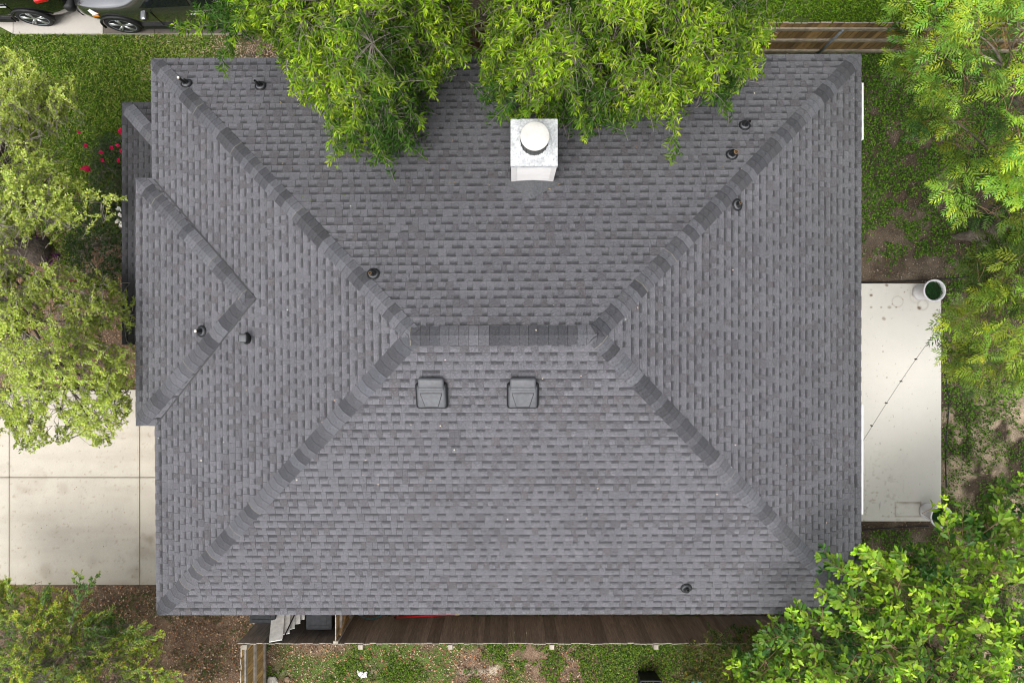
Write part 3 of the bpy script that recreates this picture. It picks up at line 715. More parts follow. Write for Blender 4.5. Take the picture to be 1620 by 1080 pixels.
litter('leaf_litter', 6000, (-8, -4.5, 5.5, 6.6), [(.30, .22, .15), (.40, .32, .23), (.2, .13, .08)], (.02, .045), .35, 11)
# bits fallen on the slabs and the roof
n = 110; X = np.r_[rnd(60, -10.8, -7.4), rnd(50, 6.1, px1)]; Y = np.r_[rnd(60, ys2[0], ys2[-1]), rnd(50, py0, py1)]; a = rnd(n, 0, 2 * PI); l = rnd(n, .012, .035)
z = np.r_[np.full(60, .066), np.full(50, .106)]
stuff(link('leaf_litter', leaves_mesh('leaf_litter', np.c_[X, Y, z], np.c_[np.cos(a), np.sin(a), np.full(n, .1)], np.c_[RNG.normal(0, .2, (n, 2)), np.ones(n)], l, l * .5, pick([(.22, .10, .04), (.12, .07, .04), (.2, .15, .06)], n), T_FOLD, M_LITTER)))
pts = []
for _ in range(48):
    q, k = roof_hit(random.uniform(250, 1350), random.uniform(100, 960)); pts.append(list(q + PL[k][0] * .017))
pts = np.array(pts); n = len(pts); a = rnd(n, 0, 2 * PI); l = rnd(n, .012, .026)
stuff(link('fallen_petals', leaves_mesh('fallen_petals', pts, np.c_[np.cos(a), np.sin(a), np.zeros(n)], np.c_[np.zeros((n, 2)), np.ones(n)], l, l * .7, pick([(.6, .55, .5), (.5, .42, .35), (.4, .3, .22)], n), T_RND, M_LITTER)))

pts = []
for _ in range(90):
    q, k = roof_hit(random.uniform(420, 1180), 100 + 220 * random.random() ** 1.3); pts.append(list(q + PL[k][0] * .017))
pts = np.array(pts); n = len(pts); a = rnd(n, 0, 2 * PI); l = rnd(n, .03, .07)
stuff(link('leaf_litter', leaves_mesh('leaf_litter', pts, np.c_[np.cos(a), np.sin(a), np.zeros(n)], np.c_[RNG.normal(0, .2, (n, 2)), np.ones(n)], l, l * .3, pick([(.16, .11, .05), (.10, .07, .04), (.07, .09, .02), (.2, .16, .08)], n), T_FOLD, M_LITTER)))

# ------------------------------------------------------------------ fences
def plank_mesh(name, w, t, h, side, top):
    mb = MB(); mb.box((0, 0, h / 2), (w, t, h), 0, top=1); return mb.mesh(name, [side, top])
fz = 1.32; FY = P(0, 974, 0).y
sf = thing('wooden_fence', (0, FY, 0), 'long dark weathered plank fence running along below the lower roof edge', 'fence')
mesh_sf = [plank_mesh('plank', .1212, .013, fz + dz, M_WOOD_D, M_WOOD_P) for dz in (-.006, 0, .004, .008)]
x = -5.24; i = 0
while x < 6.4:
    o = link('plank', mesh_sf[random.randrange(4)], sf, loc=(x, random.uniform(-.004, .004), 0)); o.rotation_euler = (random.uniform(-.006, .006), random.uniform(-.002, .002), random.uniform(-.02, .02)); x += .1215
for z in (.2, .7, 1.15):
    mb = MB(); mb.box((.58, -.035, z), (11.7, .04, .085)); o = link('rail', mb.mesh('rail', [M_WOOD_G]), sf, loc=(0, 0, 0))
mb = MB(); mb.box((0, 0, .62), (.09, .09, 1.24), top=1); pm = mb.mesh('post', [M_WOOD_G, M_WOOD_G])
for px in (570, 712, 873, 1038, 1200): link('post', pm, sf, loc=(P(px, 0, 1.24).x, -.105, 0))
# return fence running down to the picture's lower edge
RX = P(381, 0, fz).x
rf = thing('wooden_fence', (RX, FY, 0), 'short yellow cedar fence with three rails at the lower left corner of the yard', 'fence')
mesh_rf = [plank_mesh('plank', .118, .02, fz + dz, M_WOOD_Y, M_WOOD_P) for dz in (-.015, .01)]
y = -.10
while y > -2.2:
    o = link('plank', mesh_rf[random.randrange(2)], rf, loc=(0, y, 0)); o.rotation_euler = (0, random.uniform(-.008, .008), PI / 2); y -= .1215
for z in (.14, .68, 1.16):
    mb = MB(); mb.box((.032, -1.1, z), (.04, 2.2, .085)); link('rail', mb.mesh('rail', [M_WOOD_G]), rf, loc=(0, 0, 0))
mb = MB(); mb.box((.06, -.08, .65), (.09, .09, 1.30), top=0); link('post', mb.mesh('post', [M_WOOD_G]), rf, loc=(0, 0, 0))
# back fence at the top, seen from its rail side
NY = 6.13
nf = thing('wooden_fence', (0, NY, 0), 'brown back fence with grey rails and a steel post at the top right', 'fence')
mesh_nf = [plank_mesh('plank', .105, .02, 1.36 + dz, M_WOOD_T, M_WOOD_D) for dz in (-.01, 0, .012)]
x = -1.9
while x < 10.6:
    o = link('plank', mesh_nf[random.randrange(3)], nf, loc=(x, random.uniform(-.004, .004), 0)); o.rotation_euler = (0, random.uniform(-.008, .008), random.uniform(-.02, .02)); x += .1195
for z in (.17, .66, 1.16):
    mb = MB(); mb.box((4.35, -.035, z), (12.5, .04, .085)); link('rail', mb.mesh('rail', [M_WOOD_R]), nf, loc=(0, 0, 0))
def sc_post(x):
    mb = MB(); mb.tube([(0, 0, 0), (0, 0, 1.22)], .028, 12); mb.lathe([(.031, 1.20), (.031, 1.225), (.02, 1.245), (0, 1.25)], (0, 0, 0), 12)
    o = link('steel_post', mb.mesh('steel_post', [M_STEEL], smooth=True), nf, loc=(x, -.085, 0))
for px in (1333, 1500, 1165, 960): sc_post(P(px, 0, 1.22).x)

# gate across the side yard
gx = P(531, 0, 1.40).x
gt = thing('wooden_gate', (gx, FY + .03, 0), 'open side gate of weathered planks with pale top edge between bin and long fence', 'gate')
gm = plank_mesh('plank', .118, .02, 1.40, M_WOOD_T, M_WOOD_P)
for k in range(7): link('plank', gm, gt, loc=(0, .09 + k * .121, 0)).rotation_euler = (0, 0, PI / 2)
for z in (.3, 1.1):
    mb = MB(); mb.box((.03, .45, z), (.04, .86, .085)); link('rail', mb.mesh('rail', [M_WOOD_G]), gt, loc=(0, 0, 0))
mb = MB(); mb.box((0, .0, .71), (.09, .05, 1.42), top=1); link('post', mb.mesh('post', [M_WOOD_G, M_WOOD_P]), gt, loc=(0, .035, 0))
def plank_between(name, a, b, w, t, m, label, cat, group=None, wdir=Vector((1, 0, 0)), extra=None):
    d = (b - a).normalized(); s = (wdir - d * wdir.dot(d)).normalized(); nn = d.cross(s); mb = MB()
    for sg in (1, -1):
        q = [a + s * w / 2 + nn * sg * t / 2, b + s * w / 2 + nn * sg * t / 2, b - s * w / 2 + nn * sg * t / 2, a - s * w / 2 + nn * sg * t / 2]; mb.poly(q if sg < 0 else q[::-1])
    for p, q in ((s, 1), (s, -1)):
        mb.poly([a + s * q * w / 2 + nn * t / 2, b + s * q * w / 2 + nn * t / 2, b + s * q * w / 2 - nn * t / 2, a + s * q * w / 2 - nn * t / 2])
    for e in (a, b): mb.poly([e + s * w / 2 + nn * t / 2, e - s * w / 2 + nn * t / 2, e - s * w / 2 - nn * t / 2, e + s * w / 2 - nn * t / 2])
    c = (a + b) / 2; mb.v = [tuple(Vector(v) - c) for v in mb.v]
    o = link(name, mb.mesh(name, [m]), None, loc=c); return tag(o, label, cat, group)
M_BEAM = mat('tan_timber', (.30, .20, .10), .85, noises=[(20, .7, 1.3)])
M_WBOARD = mat('dirty_white_board', (.52, .52, .49), .6, noises=[(12, .8, 1.1)], spots=[(7, .66, (.30, .17, .08), .7)])
plank_between('timber_beam', P(536.5, 1003, 1.22), Vector((P(562, 0, .1).x, FY + .98, .06)), .075, .06, M_BEAM, 'tan squared timber leaning on the fence right of the gate', 'timber')
lab = ['widest white board with rust stains leaning over the fence top', 'grey white board second from left, just behind the widest board', 'grey white board third from left, in the middle of the leaning row', 'pale board fourth from left, leaning beside the black bin', 'shortest pale board, rightmost of the leaning row']
for i, (px, py, w, z, qx) in enumerate(((436.5, 1013, .25, 1.40, 447), (453, 1002, .12, 1.24, 460), (462, 994, .10, 1.10, 466), (471, 986, .10, 1.0, 473), (478.5, 979, .09, .9, 479))):
    plank_between('board', P(px, py, z), Vector((P(qx, 0, .02).x, FY + 1.05 + .02 * i, .03)), w, .025, M_WBOARD, lab[i], 'board', 'white boards leaning on the fence')
plank_between('metal_bar', P(447, 1012, 1.40), Vector((P(500, 0, .02).x, FY + 1.0, .03)), .02, .02, M_BLACKPL, 'thin dark metal bar leaning across the fence beside the white boards', 'bar')

# wheeled bins
def bin_(x0, x1, y0, y1, h, label):
    cx, cy = (x0 + x1) / 2, (y0 + y1) / 2; t = thing('wheeled_bin', (cx, cy, 0), label, 'bin', 'bins beside the house'); w, d = x1 - x0, y1 - y0
    mb = MB(); a = [(sx * w * .42, sy * d * .42, .05) for sx, sy in ((-1, -1), (1, -1), (1, 1), (-1, 1))]; b = [(sx * w * .49, sy * d * .49, h - .06) for sx, sy in ((-1, -1), (1, -1), (1, 1), (-1, 1))]
    for i in range(4): j = (i + 1) % 4; mb.poly([a[i], a[j], b[j], b[i]])
    mb.poly(a[::-1]); link('bin_body', mb.mesh('bin_body', [M_BLACKPL]), t, loc=(0, 0, 0))
    bm = bevelled((w, d, .06), .025, 3); bm.transform(Matrix.Translation((0, 0, h - .03))); me = bpy.data.meshes.new('bin_lid'); bm.to_mesh(me); bm.free(); me.materials.append(M_BINLID); me.polygons.foreach_set('use_smooth', [True] * len(me.polygons)); link('bin_lid', me, t, loc=(0, 0, 0))
    mb = MB(); mb.box((0, -d * .08, h + .006), (w * .62, d * .5, .014)); mb.box((0, -d * .40, h + .004), (w * .8, d * .05, .012)); link('lid_panel', mb.mesh('lid_panel', [M_BINLID]), t, loc=(0, 0, 0))
    mb = MB(); mb.tube([(-w * .35, d * .52, h - .05), (w * .35, d * .52, h - .05)], .016, 8); link('handle', mb.mesh('handle', [M_BLACKPL]), t, loc=(0, 0, 0))
    for sx in (-1, 1):
        mb = MB(); mb.tube([(sx * w * .5, d * .40, .12), (sx * w * .40, d * .40, .12)], .12, 16); link('wheel', mb.mesh('wheel', [M_BLACKPL]), t, loc=(0, 0, 0))
M_BINLID = mat('bin_plastic', (.022, .023, .025), .65, spec=.08, noises=[(15, .8, 1.2)])
bin_(P(394, 0, 1.05).x, P(436, 0, 1.05).x, P(0, 985.5, 1.05).y, P(0, 985.5, 1.05).y + .62, 1.05, 'dark grey bin lid poking out left of the leaning white boards')
bin_(P(483.5, 0, 1.05).x, P(525, 0, 1.05).x, P(0, 996, 1.05).y, P(0, 996, 1.05).y + .68, 1.05, 'black wheeled bin standing between leaning boards and gate')
M_BLUE = mat('blue_plastic', (.015, .06, .55), .45)
mb = MB(); mb.lathe([(.09, .0), (.12, .26), (.125, .28), (.11, .28), (.085, .03), (0, .03)], (0, 0, 0), 20)
c = P(414, 985, .3); tag(link('bucket', mb.mesh('bucket', [M_BLUE], True), None, loc=(c.x, c.y + .06, 0)), 'blue plastic bucket just under the edge of the grey bin', 'bucket')

# hose, red pole, string lights, drip line
M_TEAL = mat('teal_rubber', (.02, .14, .16), .5); M_RED = mat('red_paint', (.62, .012, .02), .35); M_YEL = mat('yellow_plastic', (.7, .42, .03), .5)
mb = MB(); pts = [P(564 + 2.2 * i, 967 + 11 * math.sin(PI * (i + 1) / 22) + (1.0 if i % 3 else 0), .35 + .02 * math.sin(i)) for i in range(21)]
mb.tube(pts, .010, 8); pts = [P(566 + 1.9 * i, 966 + 7 * math.sin(PI * (i + 1) / 22), .30) for i in range(21)]
tag(obj('garden_hose', mb, M_TEAL, None, True), 'teal garden hose looped beside the wall right of the gate', 'hose')
mb = MB(); mb.tube([p + Vector((0, 0, -.02)) for p in pts], .012, 8); tag(obj('garden_hose', mb, M_BLACKPL, None, True), 'black hose coiled behind the teal hose at the roof edge', 'hose')
a, b = P(626, 976, .22), P(727, 971.2, .35); rp = thing('pole', a, 'red pole with black tip lying between roof edge and dark fence', 'pole')
mb = MB(); mb.tube([a, a.lerp(b, .93)], .016, 10); obj('shaft', mb, M_RED, rp, True)
mb = MB(); mb.tube([a.lerp(b, -.02), a.lerp(b, .012)], .018, 10); obj('end_cap', mb, M_BLACKPL, rp, True)
mb = MB(); mb.tube([a.lerp(b, .93), a.lerp(b, 1.0)], .015, 10); obj('tip', mb, M_YEL, rp, True)
a, b = P(1366, 696, 2.45), P(1490, 511, 2.45); sl = thing('string_lights', a, 'thin string of dark little bulbs stretched diagonally over the patio', 'string lights')
mb = MB(); mb.tube([a.lerp(b, i / 12) - Vector((0, 0, .06 * math.sin(PI * i / 12))) for i in range(13)], .0032, 5); obj('wire', mb, M_BLACKPL, sl)
for px, py in ((1379, 673), (1402, 637), (1425.5, 603), (1449, 568), (1474, 534)):
    c = P(px, py, 2.36); mb = MB(); mb.lathe([(.006, .04), (.010, .03), (.010, .0), (.013, -.015), (.012, -.03), (0, -.04)], c, 10); obj('bulb', mb, M_BLACKPL, sl, True)
def hose(pxs, label, r=.011):
    mb = MB(); mb.tube([P(x, y, .035) for x, y in pxs], r, 8); tag(obj('drip_hose', mb, M_BLACKPL, None, True), label, 'hose')
hose([(1355, 446.5), (1400, 446), (1470, 443), (1500, 441), (1530, 438), (1560, 436)], 'black drip hose running past the pot along the patio upper edge')
hose([(1494, 585), (1496, 600), (1499, 616), (1502, 632), (1500, 660), (1497, 690), (1496, 730), (1497, 770)], 'black drip hose running down the bare soil right of the patio')
hose([(1365, 838), (1390, 836), (1420, 834), (1470, 832)], 'black drip hose across the soil below the patio slab')

# flower pots
M_POT = mat('white_glazed_pot', (.62, .61, .63), .45, noises=[(8, .95, 1.03)])
def pot(px, py, zt, label):
    c = P(px, py, zt); c.z = .1; t = thing('flower_pot', c, label, 'pot', 'white pots on the patio corners')
    h = zt - .1; mb = MB(); mb.lathe([(.0, .0), (.15, .0), (.165, .02), (.165, .10), (.15, .12), (.175, h * .7), (.20, h - .06), (.226, h - .05), (.230, h), (.200, h), (.19, h - .06), (.185, h - .10)], (0, 0, 0), 40)
    link('pot', mb.mesh('pot', [M_POT], True), t, loc=(0, 0, 0))
    mb = MB(); mb.lathe([(.187, h - .10), (.0, h - .09)], (0, 0, 0), 24); link('soil', mb.mesh('soil', [mat('potting_soil', (.04, .03, .022), 1.0)]), t, loc=(0, 0, 0))
    n = 900; a = rnd(n, 0, 2 * PI); r = .185 * np.sqrt(rnd(n, 0, 1)); d = rnd(n, 0, 2 * PI)
    me = leaves_mesh('pot_plant', np.c_[r * np.cos(a), r * np.sin(a), h - .09 + rnd(n, 0, .05)], np.c_[np.cos(d), np.sin(d), rnd(n, 0, .8)], np.c_[RNG.normal(0, .3, (n, 2)), np.ones(n)], rnd(n, .02, .035), rnd(n, .010, .016), pick([(.015, .07, .02), (.02, .10, .03), (.03, .09, .018)], n), T_FOLD, M_GRASS)
    link('pot_plant', me, t, loc=(0, 0, 0))
pot(1479, 459.5, .62, 'white round pot of dark green groundcover at the upper right patio corner')
pot(1490, 817.5, .62, 'white round pot half hidden under leaves at the lower right patio corner')

# odds and ends in the side yard
def rock(px, py, r, m, label, sq=.6):
    bm = bmesh.new(); bmesh.ops.create_icosphere(bm, subdivisions=2, radius=r)
    for v in bm.verts: v.co *= random.uniform(.8, 1.15); v.co.z *= sq
    c = P(px, py, 0); me = bpy.data.meshes.new('rock'); bm.to_mesh(me); bm.free(); me.materials.append(m); tag(link('rock', me, None, loc=(c.x, c.y, r * sq * .6)), label, 'rock')
M_STONE = mat('pale_limestone', (.42, .39, .34), .9, noises=[(14, .7, 1.2)]); M_STONEB = mat('brown_stone', (.22, .15, .10), .9, noises=[(14, .7, 1.2)])
rock(432, 1076, .13, M_STONE, 'pale rough rock at the bottom edge right of the short fence'); rock(455, 1073, .065, M_STONEB, 'small brown stone beside the pale rough rock')
rock(1455, 99, .14, mat('beige_stone', (.36, .30, .23), .9, noises=[(12, .7, 1.2)]), 'beige rock at the foot of the back fence under feathery leaves')
bm = bmesh.new(); bmesh.ops.create_grid(bm, x_segments=7, y_segments=6, size=.5)
for v in bm.verts: v.co.x = v.co.x * .17 + random.uniform(-.03, .03); v.co.y = v.co.y * .13 + random.uniform(-.03, .03); v.co.z = random.uniform(0.02, .07)
me = bpy.data.meshes.new('paper_scrap'); bm.to_mesh(me); bm.free(); me.materials.append(M_WHITE); c = P(574, 1064, 0); tag(link('paper_scrap', me, None, loc=c), 'crumpled white scrap lying on the leafy ground below the fence', 'litter')
# black tub and teal tub cut by the lower edge
def tub(px0, px1_, py, h, depth, m, label):
    x0, x1 = P(px0, 0, h).x, P(px1_, 0, h).x; y1 = P(0, py, h).y; w = x1 - x0; t = thing('tub', ((x0 + x1) / 2, y1 - depth / 2, 0), label, 'tub', 'tubs in the side yard')
    mb = MB(); o_ = [(-w * .42, -depth * .42), (w * .42, -depth * .42), (w * .42, depth * .42), (-w * .42, depth * .42)]; u = [(-w / 2, -depth / 2), (w / 2, -depth / 2), (w / 2, depth / 2), (-w / 2, depth / 2)]
    for i in range(4):
        j = (i + 1) % 4; mb.poly([(*o_[i], .01), (*o_[j], .01), (*u[j], h), (*u[i], h)]); mb.poly([(u[i][0] * .9, u[i][1] * .9, h), (u[j][0] * .9, u[j][1] * .9, h), (o_[j][0] * .9, o_[j][1] * .9, .03), (o_[i][0] * .9, o_[i][1] * .9, .03)])
    mb.poly([(p[0] * .9, p[1] * .9, .03) for p in o_]); link('tub_body', mb.mesh('tub_body', [m]), t, loc=(0, 0, 0))
    mb = MB(); r = [Vector((p[0] * .97, p[1] * .97, h)) for p in u]; mb.tube(r + [r[0], r[1]], .028, 8, cap=False); link('rim', mb.mesh('rim', [m], True), t, loc=(0, 0, 0))
tub(1013, 1046, 1075.5, .5, .42, M_BLACKPL, 'black plastic tub at the bottom edge on the green ground cover')
tub(1088, 1114, 1077, .35, .35, mat('teal_plastic', (.03, .22, .24), .5), 'teal tub hidden in the shrub at the bottom edge')

# ------------------------------------------------------------------ parked cars
M_CARG = mat('grey_metallic_paint', (.21, .21, .22), .22, metal=.92, coat=1.0, spec=.5); M_CARD = mat('black_metallic_paint', (.06, .062, .066), .2, metal=.9, coat=1.0, spec=.5)
M_GLASS = mat('car_window_glass', (.008, .010, .010), .05, spec=.6, coat=.5); M_TYRE = mat('tyre_rubber', (.018, .018, .019), .8); M_ALLOY = mat('alloy_rim', (.50, .51, .52), .3, metal=.75)
M_TAIL = mat('red_tail_lamp', (.45, .006, .008), .2, coat=.6); M_AMBER = mat('amber_lamp', (.8, .25, .02), .25); M_CLEAR = mat('clear_lamp', (.55, .56, .58), .15, coat=.8); M_TRIM = mat('black_trim', (.015, .015, .016), .55)
M_WS = mat('windscreen_glass', (.10, .14, .14), .05, spec=.8, coat=.6)
def car(loc, paint, label, rear_wheel=3.55):
    """nose at local x=0 pointing to -x, tail at x=4.6; y=0 is the side facing the house"""
    t = thing('parked_car', loc, label, 'car', 'cars parked on the neighbour driveway'); Wd = 1.86; L = 4.6
    st = [0.0, .10, .28, .55, .85, 1.15, 1.40, 1.62, 1.95, 2.25, 2.6, 3.0, 3.4, 3.75, 4.05, 4.3, 4.48, 4.6]
    def hw(x):
        e = min(x, L - x); return Wd / 2 * (0.80 + .20 * (1 - (1 - min(1, e / .75)) ** 2.2))
    def ztop(x):
        xs = [0, .1, .28, .55, .85, 1.12, 1.3, 1.55, 1.85, 2.1, 2.5, 3.4, 3.9, 4.2, 4.48, 4.6]; zs = [.72, .82, .90, .96, 1.00, 1.03, 1.10, 1.28, 1.48, 1.60, 1.66, 1.66, 1.62, 1.54, 1.15, .95]
        return float(np.interp(x, xs, zs))
    def belt(x): return min(ztop(x) - .07, float(np.interp(x, [0, .3, 1.2, 2, 4.2, 4.6], [.66, .80, .93, .98, 1.04, .90])))
    rows = []
    for x in st:
        w = hw(x); zt = ztop(x); zb_ = belt(x); gh = max(0, min(1, (zt - zb_ - .1) / .45)); rw = w * (.88 - .16 * gh)
        zl = .30 if .2 < x < 4.4 else .36
        prof = [(w * .93, zl), (w * .985, zl + .12), (w, .58), (w * .985, zb_ - .10), (w * .955, zb_), (rw + (w * .955 - rw) * .35, zb_ + (zt - zb_) * .62), (rw, zt - .035), (rw * .86, zt), (rw * .45, zt + .025 * (1 if gh > .2 else .6)), (0, zt + .03)]
        rows.append(prof)
    npf = len(rows[0]); bm = bmesh.new(); grid = []
    for x, pr_ in zip(st, rows):
        line = [bm.verts.new((x, Wd / 2 - y, z)) for y, z in pr_] + [bm.verts.new((x, Wd / 2 + y, z)) for y, z in pr_[-2::-1]]
        grid.append(line)
    for i in range(len(st) - 1):
        for k in range(len(grid[0]) - 1): bm.faces.new((grid[i][k], grid[i + 1][k], grid[i + 1][k + 1], grid[i][k + 1]))
    bm.faces.new(grid[0]); bm.faces.new(grid[-1][::-1])
    bmesh.ops.recalc_face_normals(bm, faces=bm.faces)
    me = bpy.data.meshes.new('body'); bm.to_mesh(me); bm.free(); me.materials.append(paint); me.polygons.foreach_set('use_smooth', [True] * len(me.polygons))
    b = link('body', me, t, loc=(0, 0, 0)); md = b.modifiers.new('sub', 'SUBSURF'); md.levels = md.render_levels = 2
    def surf(x, lvl):   # point on near side
        w = hw(x); zt = ztop(x); zb_ = belt(x); gh = max(0, min(1, (zt - zb_ - .1) / .45)); rw = w * (.88 - .16 * gh)
        p0, p1 = (w * .955, zb_), (rw, zt - .035); return Vector((x, Wd / 2 - (p0[0] + (p1[0] - p0[0]) * lvl), p0[1] + (p1[1] - p0[1]) * lvl))
    def side_window(xa, xb, xc, xd, far_):
        mb = MB(); A, B, C, D = surf(xa, .10), surf(xb, .10), surf(xc, .88), surf(xd, .88); off = Vector((0, -.012, .006))
        q = [A, A.lerp(B, .5), B, C, C.lerp(D, .5), D]; q = [p + off for p in q]
        if far_: q = [Vector((p.x, Wd - p.y, p.z)) for p in q][::-1]
        mb.poly(q); inn = [p + Vector((0, .02 if not far_ else -.02, -.01)) for p in q]
        for i in range(6): j = (i + 1) % 6; mb.poly([inn[i], inn[j], q[j], q[i]])
        link('side_window', mb.mesh('side_window', [M_GLASS]), t, loc=(0, 0, 0))
    for far_ in (False, True):
        side_window(1.48, 2.52, 2.48, 2.05, far_); side_window(2.60, 3.50, 3.44, 2.56, far_); side_window(3.56, 4.05, 3.92, 3.52, far_)
    mb = MB(); q = []
    for x, lvl in ((1.26, 0), (2.0, 1)):
        for s in (-1, -.5, 0, .5, 1): q.append(Vector((x - (.10 * (1 - s * s)), Wd / 2 + s * hw(x) * (.80 if lvl == 0 else .68), ztop(x) + .035 - .02 * abs(s))))
    for i in range(4): mb.poly([q[i], q[5 + i], q[6 + i], q[i + 1]])
    link('windscreen', mb.mesh('windscreen', [M_WS], True), t, loc=(0, 0, 0))
    mb = MB(); q = [Vector((4.50, Wd / 2 - .62, 1.16)), Vector((4.50, Wd / 2 + .62, 1.16)), Vector((4.26, Wd / 2 + .55, 1.52)), Vector((4.26, Wd / 2 - .55, 1.52))]; mb.poly([p + Vector((.02, 0, .01)) for p in q]); link('rear_window', mb.mesh('rear_window', [M_GLASS]), t, loc=(0, 0, 0))
    for wx in (.80, rear_wheel):
        for wy, sg in ((.0, -1), (Wd, 1)):
            c = Vector((wx, wy + (-.004 if sg < 0 else .004), .345)); R = Matrix.Rotation(PI / 2 if sg < 0 else -PI / 2, 3, 'X')
            w_ = MB(); w_.lathe([(.24, -.21), (.33, -.205), (.345, -.17), (.345, -.03), (.33, .002), (.27, .012), (.255, .0)], c, 32, M=R); wo_ = link('wheel', w_.mesh('wheel', [M_TYRE], True), t, loc=(0, 0, 0))
            rm = MB(); rm.lathe([(.262, .004), (.25, .012), (.235, -.01), (.225, -.07), (.0, -.075)], c, 32, M=R); link('rim_barrel', rm.mesh('rim_barrel', [M_STEEL], True), wo_, loc=(0, 0, 0))
            sp = MB(); sp.lathe([(.06, -.02), (.055, .004), (0, .006)], c, 16, M=R)
            for k in range(5):
                for dd in (-.12, .12):
                    a0 = 2 * PI * k / 5 + .3; a1 = a0 + dd
                    p0 = R @ Vector((.04 * math.cos(a0), .04 * math.sin(a0), -.008)); p1 = R @ Vector((.242 * math.cos(a1), .242 * math.sin(a1), .0)); sp.tube([c + p0, c + p1], [.024, .018], 6)
            link('spokes', sp.mesh('spokes', [M_ALLOY], True), wo_, loc=(0, 0, 0))
            ar = MB(); pts = [c + Vector((math.cos(a) * .385, -.006 if sg < 0 else .006, math.sin(a) * .385)) for a in np.linspace(-.15, PI + .15, 15)]; ar.tube(pts, .026, 6); link('wheel_arch', ar.mesh('wheel_arch', [M_TRIM], True), t, loc=(0, 0, 0))
    for sy in (-1, 1):
        yy = Wd / 2 + sy * (Wd / 2 + .14)
        bm_obj('wing_mirror', bevelled((.13, .20, .14), .045, 3), Matrix.Translation((1.62, yy, 1.04)), paint, None).parent = t
        mb = MB(); x0 = .10; mb.poly([Vector((.12, Wd / 2 + sy * hw(.12) * .72, .70)), Vector((.42, Wd / 2 + sy * (hw(.42) + .008), .74)), Vector((.60, Wd / 2 + sy * (hw(.6) + .004), .84)), Vector((.22, Wd / 2 + sy * hw(.22) * .86, .845))][::sy]); link('headlight', mb.mesh('headlight', [M_CLEAR]), t, loc=(0, 0, 0))
        mb = MB(); mb.box((.48, Wd / 2 + sy * (hw(.48) + .004), .73), (.13, .016, .05)); link('turn_signal', mb.mesh('turn_signal', [M_AMBER]), t, loc=(0, 0, 0))
        bm_obj('tail_lamp', bevelled((.26, .10, .12), .03, 2), Matrix.Translation((4.28, Wd / 2 + sy * (hw(4.26) - .035), .98)) @ Matrix.Rotation(-.25 * sy, 4, 'Z'), M_TAIL, None).parent = t
        mb = MB(); mb.box((2.2, Wd / 2 + sy * (Wd / 2 - .01), .30), (2.1, .05, .14)); link('sill', mb.mesh('sill', [M_TRIM]), t, loc=(0, 0, 0))
        for hx in (2.55, 3.42):
            mb = MB(); mb.tube([(hx - .10, Wd / 2 + sy * (Wd / 2 + .012), .86), (hx + .10, Wd / 2 + sy * (Wd / 2 + .012), .87)], .014, 6); link('door_handle', mb.mesh('door_handle', [M_ALLOY]), t, loc=(0, 0, 0))
        mb = MB()
        for hx in (1.66, 2.66, 3.5):
            mb.box((hx, Wd / 2 + sy * (Wd / 2 - .004), .63), (.010, .012, .60))
        link('door_seam', mb.mesh('door_seam', [M_TRIM]), t, loc=(0, 0, 0))
    mb = MB(); mb.box((.03, Wd / 2, .45), (.10, Wd * .78, .20)); link('front_bumper', mb.mesh('front_bumper', [M_TRIM]), t, loc=(0, 0, 0))
    bm_obj('rear_bumper', bevelled((.22, Wd * .90, .24), .08, 3), Matrix.Translation((4.54, Wd / 2, .50)), M_TRIM, None).parent = t
    return t
car((-8.84, 6.52, .05), M_CARG, 'grey car facing left on the right, half hidden by overhanging branches')
car((-13.58, 6.66, .05), M_CARD, 'black car at the top left corner showing its red tail lamp', 3.72)

# ------------------------------------------------------------------ trees and shrubs
def in_poly(px, py, poly):
    ins = np.zeros(len(px), bool); n = len(poly)
    for i in range(n):
        (x0, y0), (x1, y1) = poly[i], poly[(i + 1) % n]
        c = ((y0 > py) != (y1 > py)) & (px < (x1 - x0) * (py - y0) / (y1 - y0 + 1e-9) + x0); ins ^= c
    return ins
def edge_dist(px, py, poly):
    d = np.full(len(px), 1e9); n = len(poly)
    for i in range(n):
        (x0, y0), (x1, y1) = poly[i], poly[(i + 1) % n]; ex, ey = x1 - x0, y1 - y0; t = np.clip(((px - x0) * ex + (py - y0) * ey) / (ex * ex + ey * ey + 1e-9), 0, 1)
        d = np.minimum(d, np.hypot(px - x0 - t * ex, py - y0 - t * ey))
    return d
def crown_tips(poly, n, ze, zt, depth, escale, seed, gap=.30, gsc=.018, bump=.6, power=.6):
    xs, ys_ = zip(*poly); out = []
    while sum(len(o) for o in out) < n:
        px = rnd(n * 2, min(xs), max(xs)); py = rnd(n * 2, min(ys_), max(ys_)); k = in_poly(px, py, poly); px, py = px[k], py[k]
        nz = fbm(px, py, gsc, seed); k = nz > gap; px, py, nz = px[k], py[k], nz[k]
        e = np.clip(edge_dist(px, py, poly) / escale, 0, 1)
        z = ze + (zt - ze) * e ** power + (nz - .5) * 2 * bump * np.clip(e * 3, .2, 1) - depth * RNG.random(len(px)) ** 1.6 * np.clip(e * 2 + .15, 0, 1)
        d = H - z; out.append(np.c_[(px - 810) / FPX * d, (540 - py) / FPX * d, z])
    o = np.concatenate(out); return o[:n]
def kmeans(p, k, it=6):
    c = p[RNG.choice(len(p), min(k, len(p)), replace=False)]
    for _ in range(it):
        l = np.argmin(((p[:, None] - c[None]) ** 2).sum(2), 1)
        for i in range(len(c)):
            if (l == i).any(): c[i] = p[l == i].mean(0)
    return c, l
def bez(a, b, c, n): return [a * (1 - t) ** 2 + b * 2 * t * (1 - t) + c * t * t for t in np.linspace(0, 1, n)]
